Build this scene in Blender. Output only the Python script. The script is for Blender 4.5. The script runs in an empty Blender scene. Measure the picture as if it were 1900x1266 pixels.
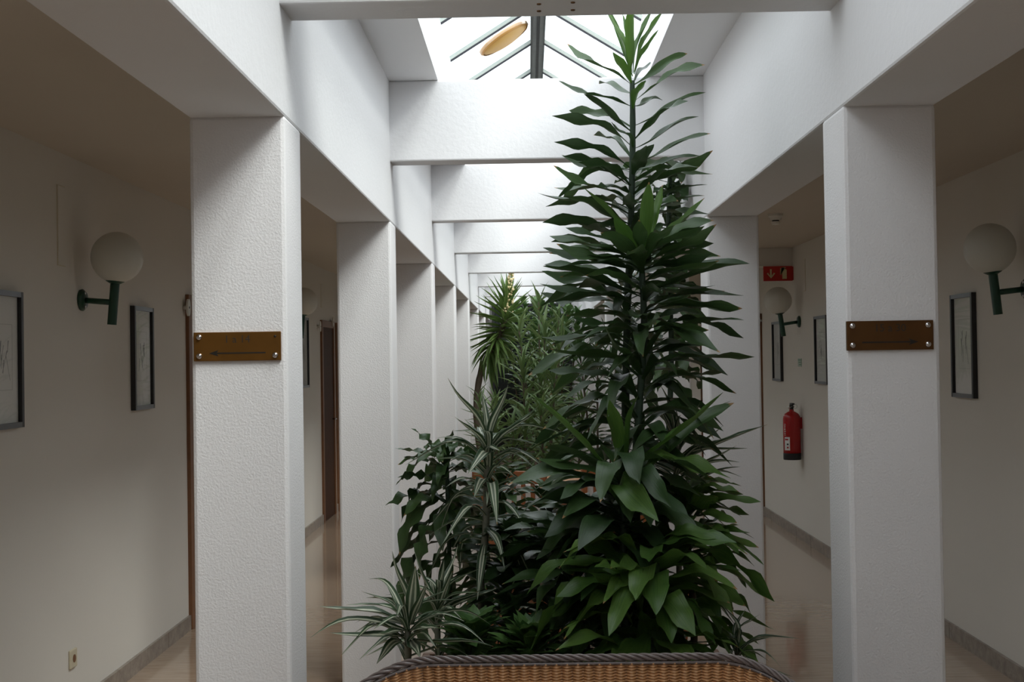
import bpy, bmesh, math, random
from mathutils import Vector, Matrix
R = random.Random(11)
PI = math.pi
C = bpy.context.scene.collection
SC = bpy.context.scene

# ------------------------------------------------------------------ camera
F_PX = 2400.0
EYE = Vector((0, 0, 1.62))
_s, _c = math.sin(0.0150), math.cos(0.0150)
yaw, pitch = math.atan(30.5/F_PX), math.atan(34.5/F_PX)
Fw = Vector((-math.sin(yaw)*math.cos(pitch), math.cos(yaw)*math.cos(pitch), math.sin(pitch)))
r0 = Fw.cross(Vector((0, 0, 1))).normalized()
u0 = r0.cross(Fw)
Rt = r0*_c - u0*_s
Up = u0*_c + r0*_s
cam = bpy.data.cameras.new('camera')
cam.sensor_width = 36.0
cam.lens = F_PX/1900*36.0
cam.clip_start = 0.05
cam_o = bpy.data.objects.new('camera', cam)
C.objects.link(cam_o)
cam_o.matrix_world = Matrix(((Rt.x, Up.x, -Fw.x, EYE.x), (Rt.y, Up.y, -Fw.y, EYE.y), (Rt.z, Up.z, -Fw.z, EYE.z), (0, 0, 0, 1)))
SC.camera = cam_o

# ------------------------------------------------------------------ world: bright overcast sky
w = bpy.data.worlds.new('overcast_sky')
SC.world = w
w.use_nodes = True
bgn = w.node_tree.nodes['Background']
bgn.inputs['Color'].default_value = (0.975, 0.975, 1.0, 1)
bgn.inputs['Strength'].default_value = 3.25
SC.view_settings.view_transform = 'Standard'
SC.view_settings.look = 'None'
SC.view_settings.gamma = 1.0
SC.view_settings.use_curve_mapping = False
SC.view_settings.exposure = 0.0
# hazy sun behind thin cloud, high on the right behind the viewer
sun = bpy.data.lights.new('hazy_sun', 'SUN')
sun.energy = 4.9
sun.angle = math.radians(30)
sun.color = (1.0, 0.955, 0.90)
sun_o = bpy.data.objects.new('hazy_sun', sun)
C.objects.link(sun_o)
sun_o.rotation_euler = Vector((0.64, -0.55, 0.98)).to_track_quat('Z', 'Y').to_euler()
# the skylight opening guides the sky sampling (a portal gives off no light of its own)
pl = bpy.data.lights.new('skylight_portal', 'AREA')
pl.shape = 'RECTANGLE'
pl.size = 1.05
pl.size_y = 26.9
pl.cycles.is_portal = True
plo = bpy.data.objects.new('skylight_portal', pl)
C.objects.link(plo)
plo.location = (0.0904, 9.45, 3.30)

# ------------------------------------------------------------------ helpers
def ray(px, py):
    d = Fw*F_PX + Rt*(px-950) - Up*(py-633)
    return d
def at(px, py, d):                      # the point seen at a pixel, d metres down the hall
    r = ray(px, py)
    return EYE + r*(d/r.y)
XL, XR = -2.10, 2.38                    # corridor walls
def onwall(px, py, X):
    r = ray(px, py)
    return EYE + r*(X/r.x)

def newmat(name): 
    m = bpy.data.materials.new(name)
    m.use_nodes = True
    nt = m.node_tree
    return m, nt, nt.nodes['Principled BSDF']
def N(nt, t, **k):
    n = nt.nodes.new(t)
    for a, v in k.items():
        if a in n.inputs: n.inputs[a].default_value = v
        else: setattr(n, a, v)
    return n
def plain(name, col, rough=0.5, metal=0.0, spec=0.5, var=0.0, vscale=8.0, bump=0.0, bscale=80.0, bdist=0.004, coat=0.0):
    m, nt, b = newmat(name)
    b.inputs['Base Color'].default_value = (*col, 1)
    b.inputs['Roughness'].default_value = rough
    b.inputs['Metallic'].default_value = metal
    b.inputs['Specular IOR Level'].default_value = spec
    b.inputs['Coat Weight'].default_value = coat
    tc = N(nt, 'ShaderNodeTexCoord')
    if var > 0:
        n = N(nt, 'ShaderNodeTexNoise', Scale=vscale, Detail=4.0)
        nt.links.new(tc.outputs['Object'], n.inputs['Vector'])
        mx = N(nt, 'ShaderNodeMix', data_type='RGBA')
        mx.inputs['A'].default_value = (*[c*(1-var) for c in col], 1)
        mx.inputs['B'].default_value = (*[min(1, c*(1+var)) for c in col], 1)
        nt.links.new(n.outputs['Fac'], mx.inputs['Factor'])
        nt.links.new(mx.outputs['Result'], b.inputs['Base Color'])
    if bump > 0:
        n = N(nt, 'ShaderNodeTexNoise', Scale=bscale, Detail=6.0, Roughness=0.6)
        nt.links.new(tc.outputs['Object'], n.inputs['Vector'])
        bp = N(nt, 'ShaderNodeBump', Strength=bump, Distance=bdist)
        nt.links.new(n.outputs['Fac'], bp.inputs['Height'])
        nt.links.new(bp.outputs['Normal'], b.inputs['Normal'])
    return m

M = {}
M['stucco'] = plain('white_stucco', (0.82, 0.80, 0.80), 0.85, var=0.03, vscale=2.5, bump=0.5, bscale=150, bdist=0.0045)
M['plaster'] = plain('white_plaster', (0.77, 0.76, 0.765), 0.85, var=0.02, vscale=2.0, bump=0.25, bscale=45, bdist=0.006)
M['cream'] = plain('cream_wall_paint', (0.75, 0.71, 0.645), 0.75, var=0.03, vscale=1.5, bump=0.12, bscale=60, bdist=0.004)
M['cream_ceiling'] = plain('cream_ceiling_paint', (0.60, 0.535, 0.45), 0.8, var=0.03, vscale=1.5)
M['gloss_white'] = plain('white_gloss_paint', (0.86, 0.86, 0.87), 0.45)
M['wood_dark'] = plain('dark_brown_door', (0.060, 0.021, 0.009), 0.6, spec=0.2, var=0.3, vscale=14)
M['wood_frame'] = plain('brown_door_frame', (0.20, 0.085, 0.035), 0.45, var=0.25, vscale=16)
M['wood_table'] = plain('honey_wood', (0.50, 0.22, 0.07), 0.35, var=0.2, vscale=12)
M['wood_chair'] = plain('reddish_wood', (0.34, 0.11, 0.035), 0.4, var=0.2, vscale=12)
M['cushion'] = plain('off_white_cloth', (0.78, 0.74, 0.70), 0.9, bump=0.2, bscale=200)
M['green_metal'] = plain('dark_green_enamel', (0.010, 0.055, 0.030), 0.35)
M['chrome'] = plain('polished_steel', (0.62, 0.60, 0.60), 0.18, metal=1.0)
M['globe'] = plain('opal_globe', (0.66, 0.645, 0.58), 0.40)
M['brass'] = plain('dark_brass', (0.23, 0.105, 0.022), 0.34, metal=0.75, var=0.35, vscale=9)
M['brass_dark'] = plain('aged_dark_brass', (0.13, 0.058, 0.018), 0.38, metal=0.7, var=0.35, vscale=9)
M['engrave'] = plain('engraved_black', (0.012, 0.009, 0.006), 0.5)
M['engrave_soft'] = plain('worn_engraving', (0.030, 0.020, 0.011), 0.5)
M['frame_black'] = plain('black_frame', (0.018, 0.018, 0.02), 0.35)
M['frame_grey'] = plain('grey_frame', (0.16, 0.165, 0.18), 0.3, metal=0.6)
M['pencil'] = plain('pencil_grey', (0.36, 0.36, 0.37), 0.8)
M['pencil_light'] = plain('pale_plate_mark', (0.62, 0.62, 0.60), 0.8)
M['paper'] = plain('white_paper', (0.90, 0.90, 0.87), 0.8)
M['white_plastic'] = plain('white_plastic', (0.74, 0.72, 0.66), 0.4)
M['ivory_plastic'] = plain('ivory_plastic', (0.62, 0.55, 0.40), 0.45)
M['red'] = plain('red_enamel', (0.42, 0.012, 0.014), 0.25)
M['sign_red'] = plain('sign_red', (0.52, 0.018, 0.010), 0.45)
M['sign_cream'] = plain('sign_pictogram', (0.70, 0.62, 0.36), 0.6)
M['black'] = plain('black_rubber', (0.012, 0.012, 0.014), 0.5)
M['label_white'] = plain('white_label', (0.82, 0.80, 0.78), 0.6)
M['label_green'] = plain('pale_green_notice', (0.42, 0.50, 0.42), 0.6)
M['label_darkgreen'] = plain('green_print', (0.12, 0.26, 0.17), 0.6)
M['alu'] = plain('grey_green_aluminium', (0.34, 0.37, 0.34), 0.4, metal=0.3)
M['gasket'] = plain('black_gasket', (0.012, 0.012, 0.018), 0.6)
M['ridge'] = plain('weathered_ridge_metal', (0.055, 0.060, 0.052), 0.55, var=0.5, vscale=10)
M['amber'] = plain('amber_dish', (0.72, 0.42, 0.12), 0.5)
M['amber_rim'] = plain('amber_rim', (0.48, 0.24, 0.06), 0.5)
M['soil'] = plain('potting_soil', (0.035, 0.022, 0.014), 0.95, bump=0.8, bscale=30, bdist=0.02)
M['planter'] = plain('brown_planter', (0.16, 0.075, 0.035), 0.6, var=0.2)
M['terracotta'] = plain('terracotta', (0.42, 0.16, 0.075), 0.8, var=0.15)
M['dark_glass'] = plain('dark_glass', (0.006, 0.009, 0.008), 0.15)
M['grey_panel'] = plain('grey_panel', (0.20, 0.21, 0.23), 0.5)
M['wicker'] = plain('honey_wicker', (0.62, 0.33, 0.15), 0.36, var=0.35, vscale=18, coat=0.15)
M['wicker_dark'] = plain('grey_brown_wicker', (0.15, 0.115, 0.105), 0.35, var=0.4, vscale=25, coat=0.2)
M['stem'] = plain('brown_cane', (0.10, 0.075, 0.05), 0.8, var=0.4, vscale=40, bump=0.5, bscale=90)
M['stem_green'] = plain('dark_green_cane', (0.022, 0.045, 0.022), 0.6, var=0.4, vscale=30)
M['stem_striped'] = plain('grey_green_cane', (0.17, 0.17, 0.125), 0.6, var=0.4, vscale=40)
M['flower'] = plain('cream_blossom', (0.75, 0.62, 0.36), 0.7)

def marble(name, c1, c2, rough, scale, coat=0.0):
    m, nt, b = newmat(name)
    tc = N(nt, 'ShaderNodeTexCoord')
    mp = N(nt, 'ShaderNodeMapping')
    mp.inputs['Scale'].default_value = (scale*0.12, scale, scale)
    nt.links.new(tc.outputs['Object'], mp.inputs['Vector'])
    n = N(nt, 'ShaderNodeTexNoise', Scale=3.0, Detail=7.0, Roughness=0.65, Distortion=0.4)
    nt.links.new(mp.outputs['Vector'], n.inputs['Vector'])
    rp = N(nt, 'ShaderNodeValToRGB')
    rp.color_ramp.elements[0].position = 0.33
    rp.color_ramp.elements[0].color = (*c1, 1)
    rp.color_ramp.elements[1].position = 0.62
    rp.color_ramp.elements[1].color = (*c2, 1)
    nt.links.new(n.outputs['Fac'], rp.inputs['Fac'])
    nt.links.new(rp.outputs['Color'], b.inputs['Base Color'])
    b.inputs['Roughness'].default_value = rough
    b.inputs['Coat Weight'].default_value = coat
    b.inputs['Coat Roughness'].default_value = 0.06
    return m
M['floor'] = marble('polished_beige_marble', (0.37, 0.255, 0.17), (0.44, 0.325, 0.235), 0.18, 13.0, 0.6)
M['base_tile'] = marble('brown_marble', (0.19, 0.15, 0.12), (0.33, 0.275, 0.225), 0.3, 6.0)

def glassmat(name, tint, refl=0.9):
    m = bpy.data.materials.new(name)
    m.use_nodes = True
    nt = m.node_tree
    nt.nodes.remove(nt.nodes['Principled BSDF'])
    t = N(nt, 'ShaderNodeBsdfTransparent')
    t.inputs['Color'].default_value = (*tint, 1)
    g = N(nt, 'ShaderNodeBsdfGlossy', Roughness=0.02)
    lw = N(nt, 'ShaderNodeLayerWeight', Blend=0.5)
    pw = N(nt, 'ShaderNodeMath', operation='POWER')
    pw.inputs[1].default_value = 5.0
    nt.links.new(lw.outputs['Facing'], pw.inputs[0])
    fr = N(nt, 'ShaderNodeMath', operation='MULTIPLY_ADD')
    fr.inputs[1].default_value = refl
    fr.inputs[2].default_value = 0.035
    nt.links.new(pw.outputs[0], fr.inputs[0])
    mx = N(nt, 'ShaderNodeMixShader')
    nt.links.new(fr.outputs[0], mx.inputs[0])
    nt.links.new(t.outputs[0], mx.inputs[1])
    nt.links.new(g.outputs[0], mx.inputs[2])
    nt.links.new(mx.outputs[0], nt.nodes['Material Output'].inputs['Surface'])
    return m
M['glass'] = glassmat('roof_glass', (0.93, 0.97, 0.98))
M['picture_glass'] = glassmat('picture_glass', (0.99, 0.99, 0.99), 0.5)

def leafmat(name, dark, light, kind='plain', tip=True, rough=0.38, trans=0.22):
    m, nt, b = newmat(name)
    L = nt.links.new
    uv = N(nt, 'ShaderNodeUVMap')
    sp = N(nt, 'ShaderNodeSeparateXYZ')
    L(uv.outputs[0], sp.inputs[0])
    oi = N(nt, 'ShaderNodeObjectInfo')
    # across: 0 at the midrib, 1 at the margin
    a = N(nt, 'ShaderNodeMath', operation='MULTIPLY_ADD')
    a.inputs[1].default_value = 2.0
    a.inputs[2].default_value = -1.0
    L(sp.outputs['Y'], a.inputs[0])
    ab = N(nt, 'ShaderNodeMath', operation='ABSOLUTE')
    L(a.outputs[0], ab.inputs[0])
    vs = N(nt, 'ShaderNodeCombineXYZ')
    sx = N(nt, 'ShaderNodeMath', operation='MULTIPLY')
    sx.inputs[1].default_value = 1.5
    L(sp.outputs['X'], sx.inputs[0])
    sy = N(nt, 'ShaderNodeMath', operation='MULTIPLY')
    sy.inputs[1].default_value = 22.0
    L(sp.outputs['Y'], sy.inputs[0])
    L(sx.outputs[0], vs.inputs[0]); L(sy.outputs[0], vs.inputs[1]); L(oi.outputs['Random'], vs.inputs[2])
    n = N(nt, 'ShaderNodeTexNoise', Scale=1.0, Detail=2.0)
    L(vs.outputs[0], n.inputs['Vector'])
    mx = N(nt, 'ShaderNodeMix', data_type='RGBA')
    mx.inputs['A'].default_value = (*dark, 1)
    mx.inputs['B'].default_value = (*light, 1)
    ad = N(nt, 'ShaderNodeMath', operation='MULTIPLY_ADD')
    ad.inputs[1].default_value = 0.7
    L(oi.outputs['Random'], ad.inputs[0])
    nn = N(nt, 'ShaderNodeMath', operation='MULTIPLY_ADD')
    nn.inputs[1].default_value = 1.6
    nn.inputs[2].default_value = -0.75
    L(n.outputs['Fac'], nn.inputs[0])
    L(nn.outputs[0], ad.inputs[2])
    ad.use_clamp = True
    L(ad.outputs[0], mx.inputs['Factor'])
    col = mx.outputs['Result']
    if kind == 'striped':
        rp = N(nt, 'ShaderNodeValToRGB')
        rp.color_ramp.interpolation = 'EASE'
        e = rp.color_ramp.elements
        e[0].position = 0.0; e[0].color = (0.25, 0.25, 0.25, 1)
        e[1].position = 1.0; e[1].color = (0.0, 0.0, 0.0, 1)
        for p, v in ((0.14, 0.15), (0.24, 1.0), (0.42, 1.0), (0.52, 0.05), (0.93, 0.0), (0.97, 0.7)):
            x = e.new(p); x.color = (v, v, v, 1)
        L(ab.outputs[0], rp.inputs['Fac'])
        m2 = N(nt, 'ShaderNodeMix', data_type='RGBA')
        m2.inputs['B'].default_value = (0.60, 0.62, 0.47, 1)
        L(rp.outputs['Color'], m2.inputs['Factor'])
        L(col, m2.inputs['A'])
        col = m2.outputs['Result']
    if tip:
        gt = N(nt, 'ShaderNodeMapRange')
        gt.inputs['From Min'].default_value = 0.955
        gt.inputs['From Max'].default_value = 0.975
        L(sp.outputs['X'], gt.inputs['Value'])
        rr = N(nt, 'ShaderNodeMath', operation='GREATER_THAN')
        rr.inputs[1].default_value = 0.6
        L(oi.outputs['Random'], rr.inputs[0])
        mm = N(nt, 'ShaderNodeMath', operation='MULTIPLY')
        L(gt.outputs[0], mm.inputs[0]); L(rr.outputs[0], mm.inputs[1])
        m3 = N(nt, 'ShaderNodeMix', data_type='RGBA')
        m3.inputs['B'].default_value = (0.35, 0.20, 0.08, 1)
        L(mm.outputs[0], m3.inputs['Factor'])
        L(col, m3.inputs['A'])
        col = m3.outputs['Result']
    L(col, b.inputs['Base Color'])
    b.inputs['Roughness'].default_value = rough
    bp = N(nt, 'ShaderNodeBump', Strength=0.25, Distance=0.004)
    L(n.outputs['Fac'], bp.inputs['Height'])
    L(bp.outputs['Normal'], b.inputs['Normal'])
    tr = N(nt, 'ShaderNodeBsdfTranslucent')
    L(col, tr.inputs['Color'])
    ms = N(nt, 'ShaderNodeMixShader')
    ms.inputs[0].default_value = trans
    L(b.outputs[0], ms.inputs[1]); L(tr.outputs[0], ms.inputs[2])
    L(ms.outputs[0], nt.nodes['Material Output'].inputs['Surface'])
    return m
M['leaf_dark'] = leafmat('deep_green_leaf', (0.027, 0.058, 0.020), (0.062, 0.120, 0.034))
M['leaf_fresh'] = leafmat('fresh_green_leaf', (0.055, 0.125, 0.022), (0.115, 0.225, 0.040), trans=0.3)
M['leaf_broad'] = leafmat('broad_green_leaf', (0.050, 0.115, 0.022), (0.135, 0.235, 0.048), trans=0.28)
M['leaf_striped'] = leafmat('white_striped_leaf', (0.022, 0.055, 0.022), (0.040, 0.095, 0.032), 'striped')
M['leaf_yucca'] = leafmat('yucca_leaf', (0.10, 0.18, 0.045), (0.20, 0.30, 0.08), tip=False, rough=0.45)
M['leaf_back'] = leafmat('pale_green_leaf', (0.085, 0.155, 0.045), (0.23, 0.32, 0.12), rough=0.45)
M['leaf_vine'] = leafmat('mid_green_leaf', (0.045, 0.11, 0.03), (0.14, 0.25, 0.07), tip=False)

ORG = {}                                 # world origin of every empty / parent
def link(o, parent=None, world=None):
    C.objects.link(o)
    if parent is not None:
        o.parent = parent
        off = Matrix.Translation(-ORG[parent.name])
    else:
        off = Matrix.Identity(4)
    mw = world if world is not None else Matrix.Identity(4)
    o.matrix_local = off @ mw
    ORG[o.name] = mw.to_translation()
    return o
def thing(name, loc, label, cat, group=None):
    o = bpy.data.objects.new(name, None)
    o.empty_display_size = 0.1
    link(o, None, Matrix.Translation(Vector(loc)))
    o['label'] = label; o['category'] = cat
    if group: o['group'] = group
    return o
def tag(o, label=None, cat=None, group=None, kind=None):
    if label: o['label'] = label
    if cat: o['category'] = cat
    if group: o['group'] = group
    if kind: o['kind'] = kind
    return o
def fin(name, bm, mat, parent=None, smooth=False, bevel=0.0, world=None):
    if bevel > 0:
        bmesh.ops.bevel(bm, geom=bm.edges[:], offset=bevel, segments=2, affect='EDGES', profile=0.5)
    bmesh.ops.recalc_face_normals(bm, faces=bm.faces[:])
    me = bpy.data.meshes.new(name)
    bm.to_mesh(me); bm.free()
    for m in (mat if isinstance(mat, (list, tuple)) else [mat]): me.materials.append(m)
    if smooth:
        me.polygons.foreach_set('use_smooth', [True]*len(me.polygons))
    return link(bpy.data.objects.new(name, me), parent, world)
def bx(bm, x0, x1, y0, y1, z0, z1, mi=0):
    vs = [bm.verts.new((x, y, z)) for z in (z0, z1) for y in (y0, y1) for x in (x0, x1)]
    for f in ((0, 1, 3, 2), (4, 6, 7, 5), (0, 4, 5, 1), (2, 3, 7, 6), (0, 2, 6, 4), (1, 5, 7, 3)):
        bm.faces.new([vs[i] for i in f]).material_index = mi
def box(name, x0, x1, y0, y1, z0, z1, mat, parent=None, bevel=0.0):
    bm = bmesh.new()
    bx(bm, min(x0, x1), max(x0, x1), min(y0, y1), max(y0, y1), min(z0, z1), max(z0, z1))
    return fin(name, bm, mat, parent, bevel=bevel)
def tube(bm, pts, rad, n=8, cap=True):
    pts = [Vector(p) for p in pts]
    rings = []
    ref = None
    for i, p in enumerate(pts):
        a = pts[max(0, i-1)]; b = pts[min(len(pts)-1, i+1)]
        t = (b-a).normalized()
        if ref is None:
            ref = Vector((1, 0, 0)) if abs(t.x) < 0.8 else Vector((0, 0, 1))
        e1 = (ref - t*ref.dot(t)).normalized()
        ref = e1
        e2 = t.cross(e1)
        r = rad[i] if isinstance(rad, (list, tuple)) else rad
        rings.append([bm.verts.new(p + e1*math.cos(2*PI*k/n)*r + e2*math.sin(2*PI*k/n)*r) for k in range(n)])
    for i in range(len(rings)-1):
        for k in range(n):
            bm.faces.new((rings[i][k], rings[i][(k+1) % n], rings[i+1][(k+1) % n], rings[i+1][k]))
    if cap:
        bm.faces.new(rings[0][::-1]); bm.faces.new(rings[-1])
def lathe(bm, prof, cx, cy, n=20, cz=0.0):
    rings = []
    for r, z in prof:
        rings.append([bm.verts.new((cx+r*math.cos(2*PI*k/n), cy+r*math.sin(2*PI*k/n), cz+z)) for k in range(n)] if r > 1e-6 else [bm.verts.new((cx, cy, cz+z))])
    for a, b in zip(rings[:-1], rings[1:]):
        for k in range(n):
            k2 = (k+1) % n
            if len(a) == 1 and len(b) == 1: continue
            if len(a) == 1: bm.faces.new((a[0], b[k2], b[k]))
            elif len(b) == 1: bm.faces.new((a[k], a[k2], b[0]))
            else: bm.faces.new((a[k], a[k2], b[k2], b[k]))
def poly(bm, pts, axis_u, axis_v, org, thick, nrm):
    a = [bm.verts.new(org + axis_u*u + axis_v*v) for u, v in pts]
    b = [bm.verts.new(org + axis_u*u + axis_v*v + nrm*thick) for u, v in pts]
    bm.faces.new(a[::-1]); bm.faces.new(b)
    for i in range(len(pts)):
        j = (i+1) % len(pts)
        bm.faces.new((a[i], a[j], b[j], b[i]))

# ------------------------------------------------------------------ the building
K = 0.7234
PY = [K*(5.03 + 3.87*i) for i in range(7)]      # pillar front faces
PW = 0.36*K
PWL = 0.376*K
IL, IR = -0.94*K, 1.235*K                        # faces of the pillars towards the planted hall
SOF, TOPZ, CEIL = 1.62+0.965*K, 1.62+1.945*K, 2.585
BB = 1.62+1.385*K
Y0, Y1 = -4.0, 31.6*K
def S(o, label):
    return tag(o, label, None, None, 'structure')
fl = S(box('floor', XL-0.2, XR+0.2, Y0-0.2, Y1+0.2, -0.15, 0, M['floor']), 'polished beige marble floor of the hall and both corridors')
S(box('wall_left', XL-0.2, XL, Y0, Y1, 0, CEIL+0.1, M['cream']), 'cream outer wall of the left corridor')
S(box('wall_right', XR, XR+0.2, Y0, Y1, 0, CEIL+0.1, M['cream']), 'cream outer wall of the right corridor')
S(box('wall_rear', XL-0.2, XR+0.2, Y0-0.2, Y0, 0, 3.6, M['plaster']), 'white wall behind the viewer')
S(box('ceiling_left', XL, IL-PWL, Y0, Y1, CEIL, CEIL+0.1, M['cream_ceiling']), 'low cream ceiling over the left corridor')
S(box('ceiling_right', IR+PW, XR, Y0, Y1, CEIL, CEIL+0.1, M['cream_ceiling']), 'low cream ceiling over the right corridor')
def longbeam(name, x0, x1, label):
    bm = bmesh.new()
    bx(bm, x0, x1, Y0, Y1, SOF, TOPZ+0.02)
    return S(fin(name, bm, M['plaster'], bevel=0.008), label)
longbeam('wall_upper_left', IL-PWL, IL, 'white upper wall resting on the left row of pillars')
longbeam('wall_upper_right', IR, IR+PW, 'white upper wall resting on the right row of pillars')
words = ['nearest', 'second', 'third', 'fourth', 'fifth', 'sixth', 'seventh']
for i, y in enumerate(PY):
    S(box('pillar', IL-PWL, IL, y, y+0.355*K, 0, SOF+0.005, M['stucco'], bevel=0.012), 'white stucco pillar, %s of the left row' % words[i] + (', carrying a brass plate' if i == 0 else ''))
    S(box('pillar', IR, IR+PW, y, y+0.355*K, 0, SOF+0.005, M['stucco'], bevel=0.012), 'white stucco pillar, %s of the right row' % words[i] + (', carrying a brass plate' if i == 0 else ''))
for k, y in enumerate((K*(5.03-3.87), K*(5.03-7.74))):
    for sd, x in (('left', IL-PWL), ('right', IR)):
        S(box('pillar', x, x+(PWL if x < 0 else PW), y, y+0.355*K, 0, SOF+0.005, M['stucco'], bevel=0.012), 'white stucco pillar beside the viewer on the %s side, out of view' % sd + (' farther back' if k else ''))
SLX0, SLX1, RDX, EAZ, RDZ = -0.60*K, 0.85*K, 0.125*K, 1.62+2.44*K, 1.62+2.96*K
for i, y in enumerate(PY):
    y0, y1 = (4.95*K, 5.215*K) if i == 0 else (y+0.03*K, y+0.235*K)
    b = S(box('cross_beam', IL-0.01, IR+0.01, y0, y1, BB, TOPZ, M['plaster'], bevel=0.008), 'white cross beam spanning the hall, %s one from the viewer' % words[i])
    if i == 0:
        for px, py in ((1000, 7), (1000, 20), (1063, 4), (1063, 18)):
            r = ray(px, py); p = EYE + r*((BB-EYE.z)/r.z)
            bm = bmesh.new()
            lathe(bm, [(0, -0.004), (0.006, -0.003), (0.007, 0.001), (0, 0.001)], p.x, p.y, 8, BB)
            fin('screw', bm, M['brass_dark'], b)
for k, y in enumerate((0.84, -1.96)):
    S(box('cross_beam', IL-0.01, IR+0.01, y, y+0.16, BB, TOPZ, M['plaster'], bevel=0.008), 'white cross beam overhead behind the viewer' if k else 'white cross beam overhead above the viewer, out of view')
S(box('ceiling_slab_left', IL-PWL, SLX0-0.08, Y0, Y1, TOPZ, TOPZ+0.12, M['gloss_white']), 'narrow white ceiling strip left of the skylight')
S(box('ceiling_slab_right', SLX1+0.08, IR+PW, Y0, Y1, TOPZ, TOPZ+0.12, M['gloss_white']), 'narrow white ceiling strip right of the skylight')
S(box('trim_1', SLX0-0.08, SLX0, Y0, Y1, TOPZ, EAZ, M['gloss_white']), 'white upstand along the left edge of the skylight')
S(box('trim_2', SLX1, SLX1+0.08, Y0, Y1, TOPZ, EAZ, M['gloss_white']), 'white upstand along the right edge of the skylight')
# skylight: pitched glass roof with ridge, rafters and panes
sky = bpy.data.objects.new('window_1', None); link(sky, None, Matrix.Translation((RDX, Y0, EAZ)))
tag(sky, 'long pitched glass skylight with dark ridge and slanting bars', None, None, 'structure')
bm = bmesh.new()
bx(bm, RDX-0.046, RDX+0.046, Y0, Y1, RDZ-0.05, RDZ+0.05)
bx(bm, RDX-0.032, RDX-0.010, Y0, Y1, RDZ-0.07, RDZ-0.05)
bx(bm, RDX+0.010, RDX+0.032, Y0, Y1, RDZ-0.07, RDZ-0.05)
fin('ridge', bm, M['ridge'], sky)
rafts = [K*(10.66 + 1.19*k) for k in range(-13, 17)]
def raft_mesh(sgn, w, d0, d1, y):
    bm = bmesh.new()
    xe = SLX0-0.08 if sgn < 0 else SLX1+0.08
    p0 = Vector((RDX, y, RDZ)); p1 = Vector((xe, y, EAZ))
    n = Vector((-(p1-p0).z, 0, (p1-p0).x)).normalized()
    if n.z < 0: n = -n
    vs = []
    for p in (p0, p1):
        for dy in (-w/2, w/2):
            for dz in (d0, d1):
                vs.append(bm.verts.new(p + Vector((0, dy, 0)) + n*dz))
    for f in ((0, 1, 3, 2), (4, 6, 7, 5), (0, 4, 5, 1), (2, 3, 7, 6), (0, 2, 6, 4), (1, 5, 7, 3)):
        bm.faces.new([vs[i] for i in f])
    return bm
for y in rafts:
    for sg in (-1, 1):
        rf = fin('rafter', raft_mesh(sg, 0.022, -0.012, 0.01, y), M['alu'], sky)
        fin('gasket', raft_mesh(sg, 0.012, -0.022, -0.012, y-0.006), M['gasket'], rf)
ys = [Y0] + rafts + [Y1]
for a, b2 in zip(ys[:-1], ys[1:]):
    for sg in (-1, 1):
        fin('pane', raft_mesh(sg, (b2-a)-0.03, 0.0, 0.006, (a+b2)/2), M['glass'], sky)
for nm, y in (('rear', Y0), ('far', Y1-0.06)):
    bm = bmesh.new()
    poly(bm, [(SLX0-0.08, TOPZ), (SLX1+0.08, TOPZ), (SLX1+0.08, EAZ), (RDX, RDZ), (SLX0-0.08, EAZ)], Vector((1, 0, 0)), Vector((0, 0, 1)), Vector((0, y, 0)), 0.06, Vector((0, 1, 0)))
    S(fin('wall_gable_'+nm, bm, M['plaster']), 'white gable closing the %s end of the skylight' % nm)
# far end wall with dark glazed doors
S(box('wall_far', XL-0.2, XR+0.2, Y1, Y1+0.2, 0, 3.6, M['plaster']), 'white wall closing the far end of the hall')
win = bpy.data.objects.new('window_2', None); link(win, None, Matrix.Translation((0.06, Y1-0.05, 0)))
tag(win, 'tall dark glazed panel at the far end behind the plants', None, None, 'structure')
fin_b = bmesh.new(); bx(fin_b, -0.64, 0.76, Y1-0.03, Y1-0.005, 0, 2.60); fin('pane', fin_b, M['dark_glass'], win)
for x in (-0.64, -0.18, 0.28, 0.72):
    box('mullion', x, x+0.045, Y1-0.075, Y1-0.03, 0, 2.60, M['frame_black'], win)
for z in (0.0, 2.56):
    box('rail', -0.64, 0.765, Y1-0.075, Y1-0.031, z, z+0.045, M['frame_black'], win)
box('panel', 0.54, 0.72, Y1-0.09, Y1-0.076, 2.42, 2.58, M['grey_panel'], win)
# downstand beam in the right corridor
S(box('trim_3', IR+PW, XR, 11.62, 11.86, CEIL-0.16, CEIL, M['cream']), 'shallow cream downstand across the right corridor ceiling')
# baseboards of marble tiles
def baseboard(name, X, sg, skips, label):
    b = bpy.data.objects.new(name, None); link(b, None, Matrix.Translation((X, Y0, 0)))
    tag(b, label, None, None, 'structure')
    y = Y0
    k = 0
    while y < Y1-0.05:
        y2 = min(y+0.60, Y1)
        a = y
        segs = [(a, y2)]
        for s0, s1 in skips:
            ns = []
            for p, q in segs:
                if q <= s0 or p >= s1: ns.append((p, q))
                else:
                    if p < s0: ns.append((p, s0))
                    if q > s1: ns.append((s1, q))
            segs = ns
        for p, q in segs:
            if q-p > 0.03:
                t = 0.015 + 0.0012*((k*7) % 3)
                box('tile', X, X+sg*t, p+0.0015, q-0.0015, 0, 0.088, M['base_tile'], b)
        k += 1
        y = y2
DL = [(7.90, 8.82), (13.02, 13.86), (14.02, 14.86), (17.2, 18.04)]
DR = [(13.20, 14.05), (17.0, 17.85), (21.3, 22.15)]
baseboard('baseboard_left', XL, 1, DL, 'brown marble tile skirting along the left corridor wall')
baseboard('baseboard_right', XR, -1, DR[:3], 'brown marble tile skirting along the right corridor wall')
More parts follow.
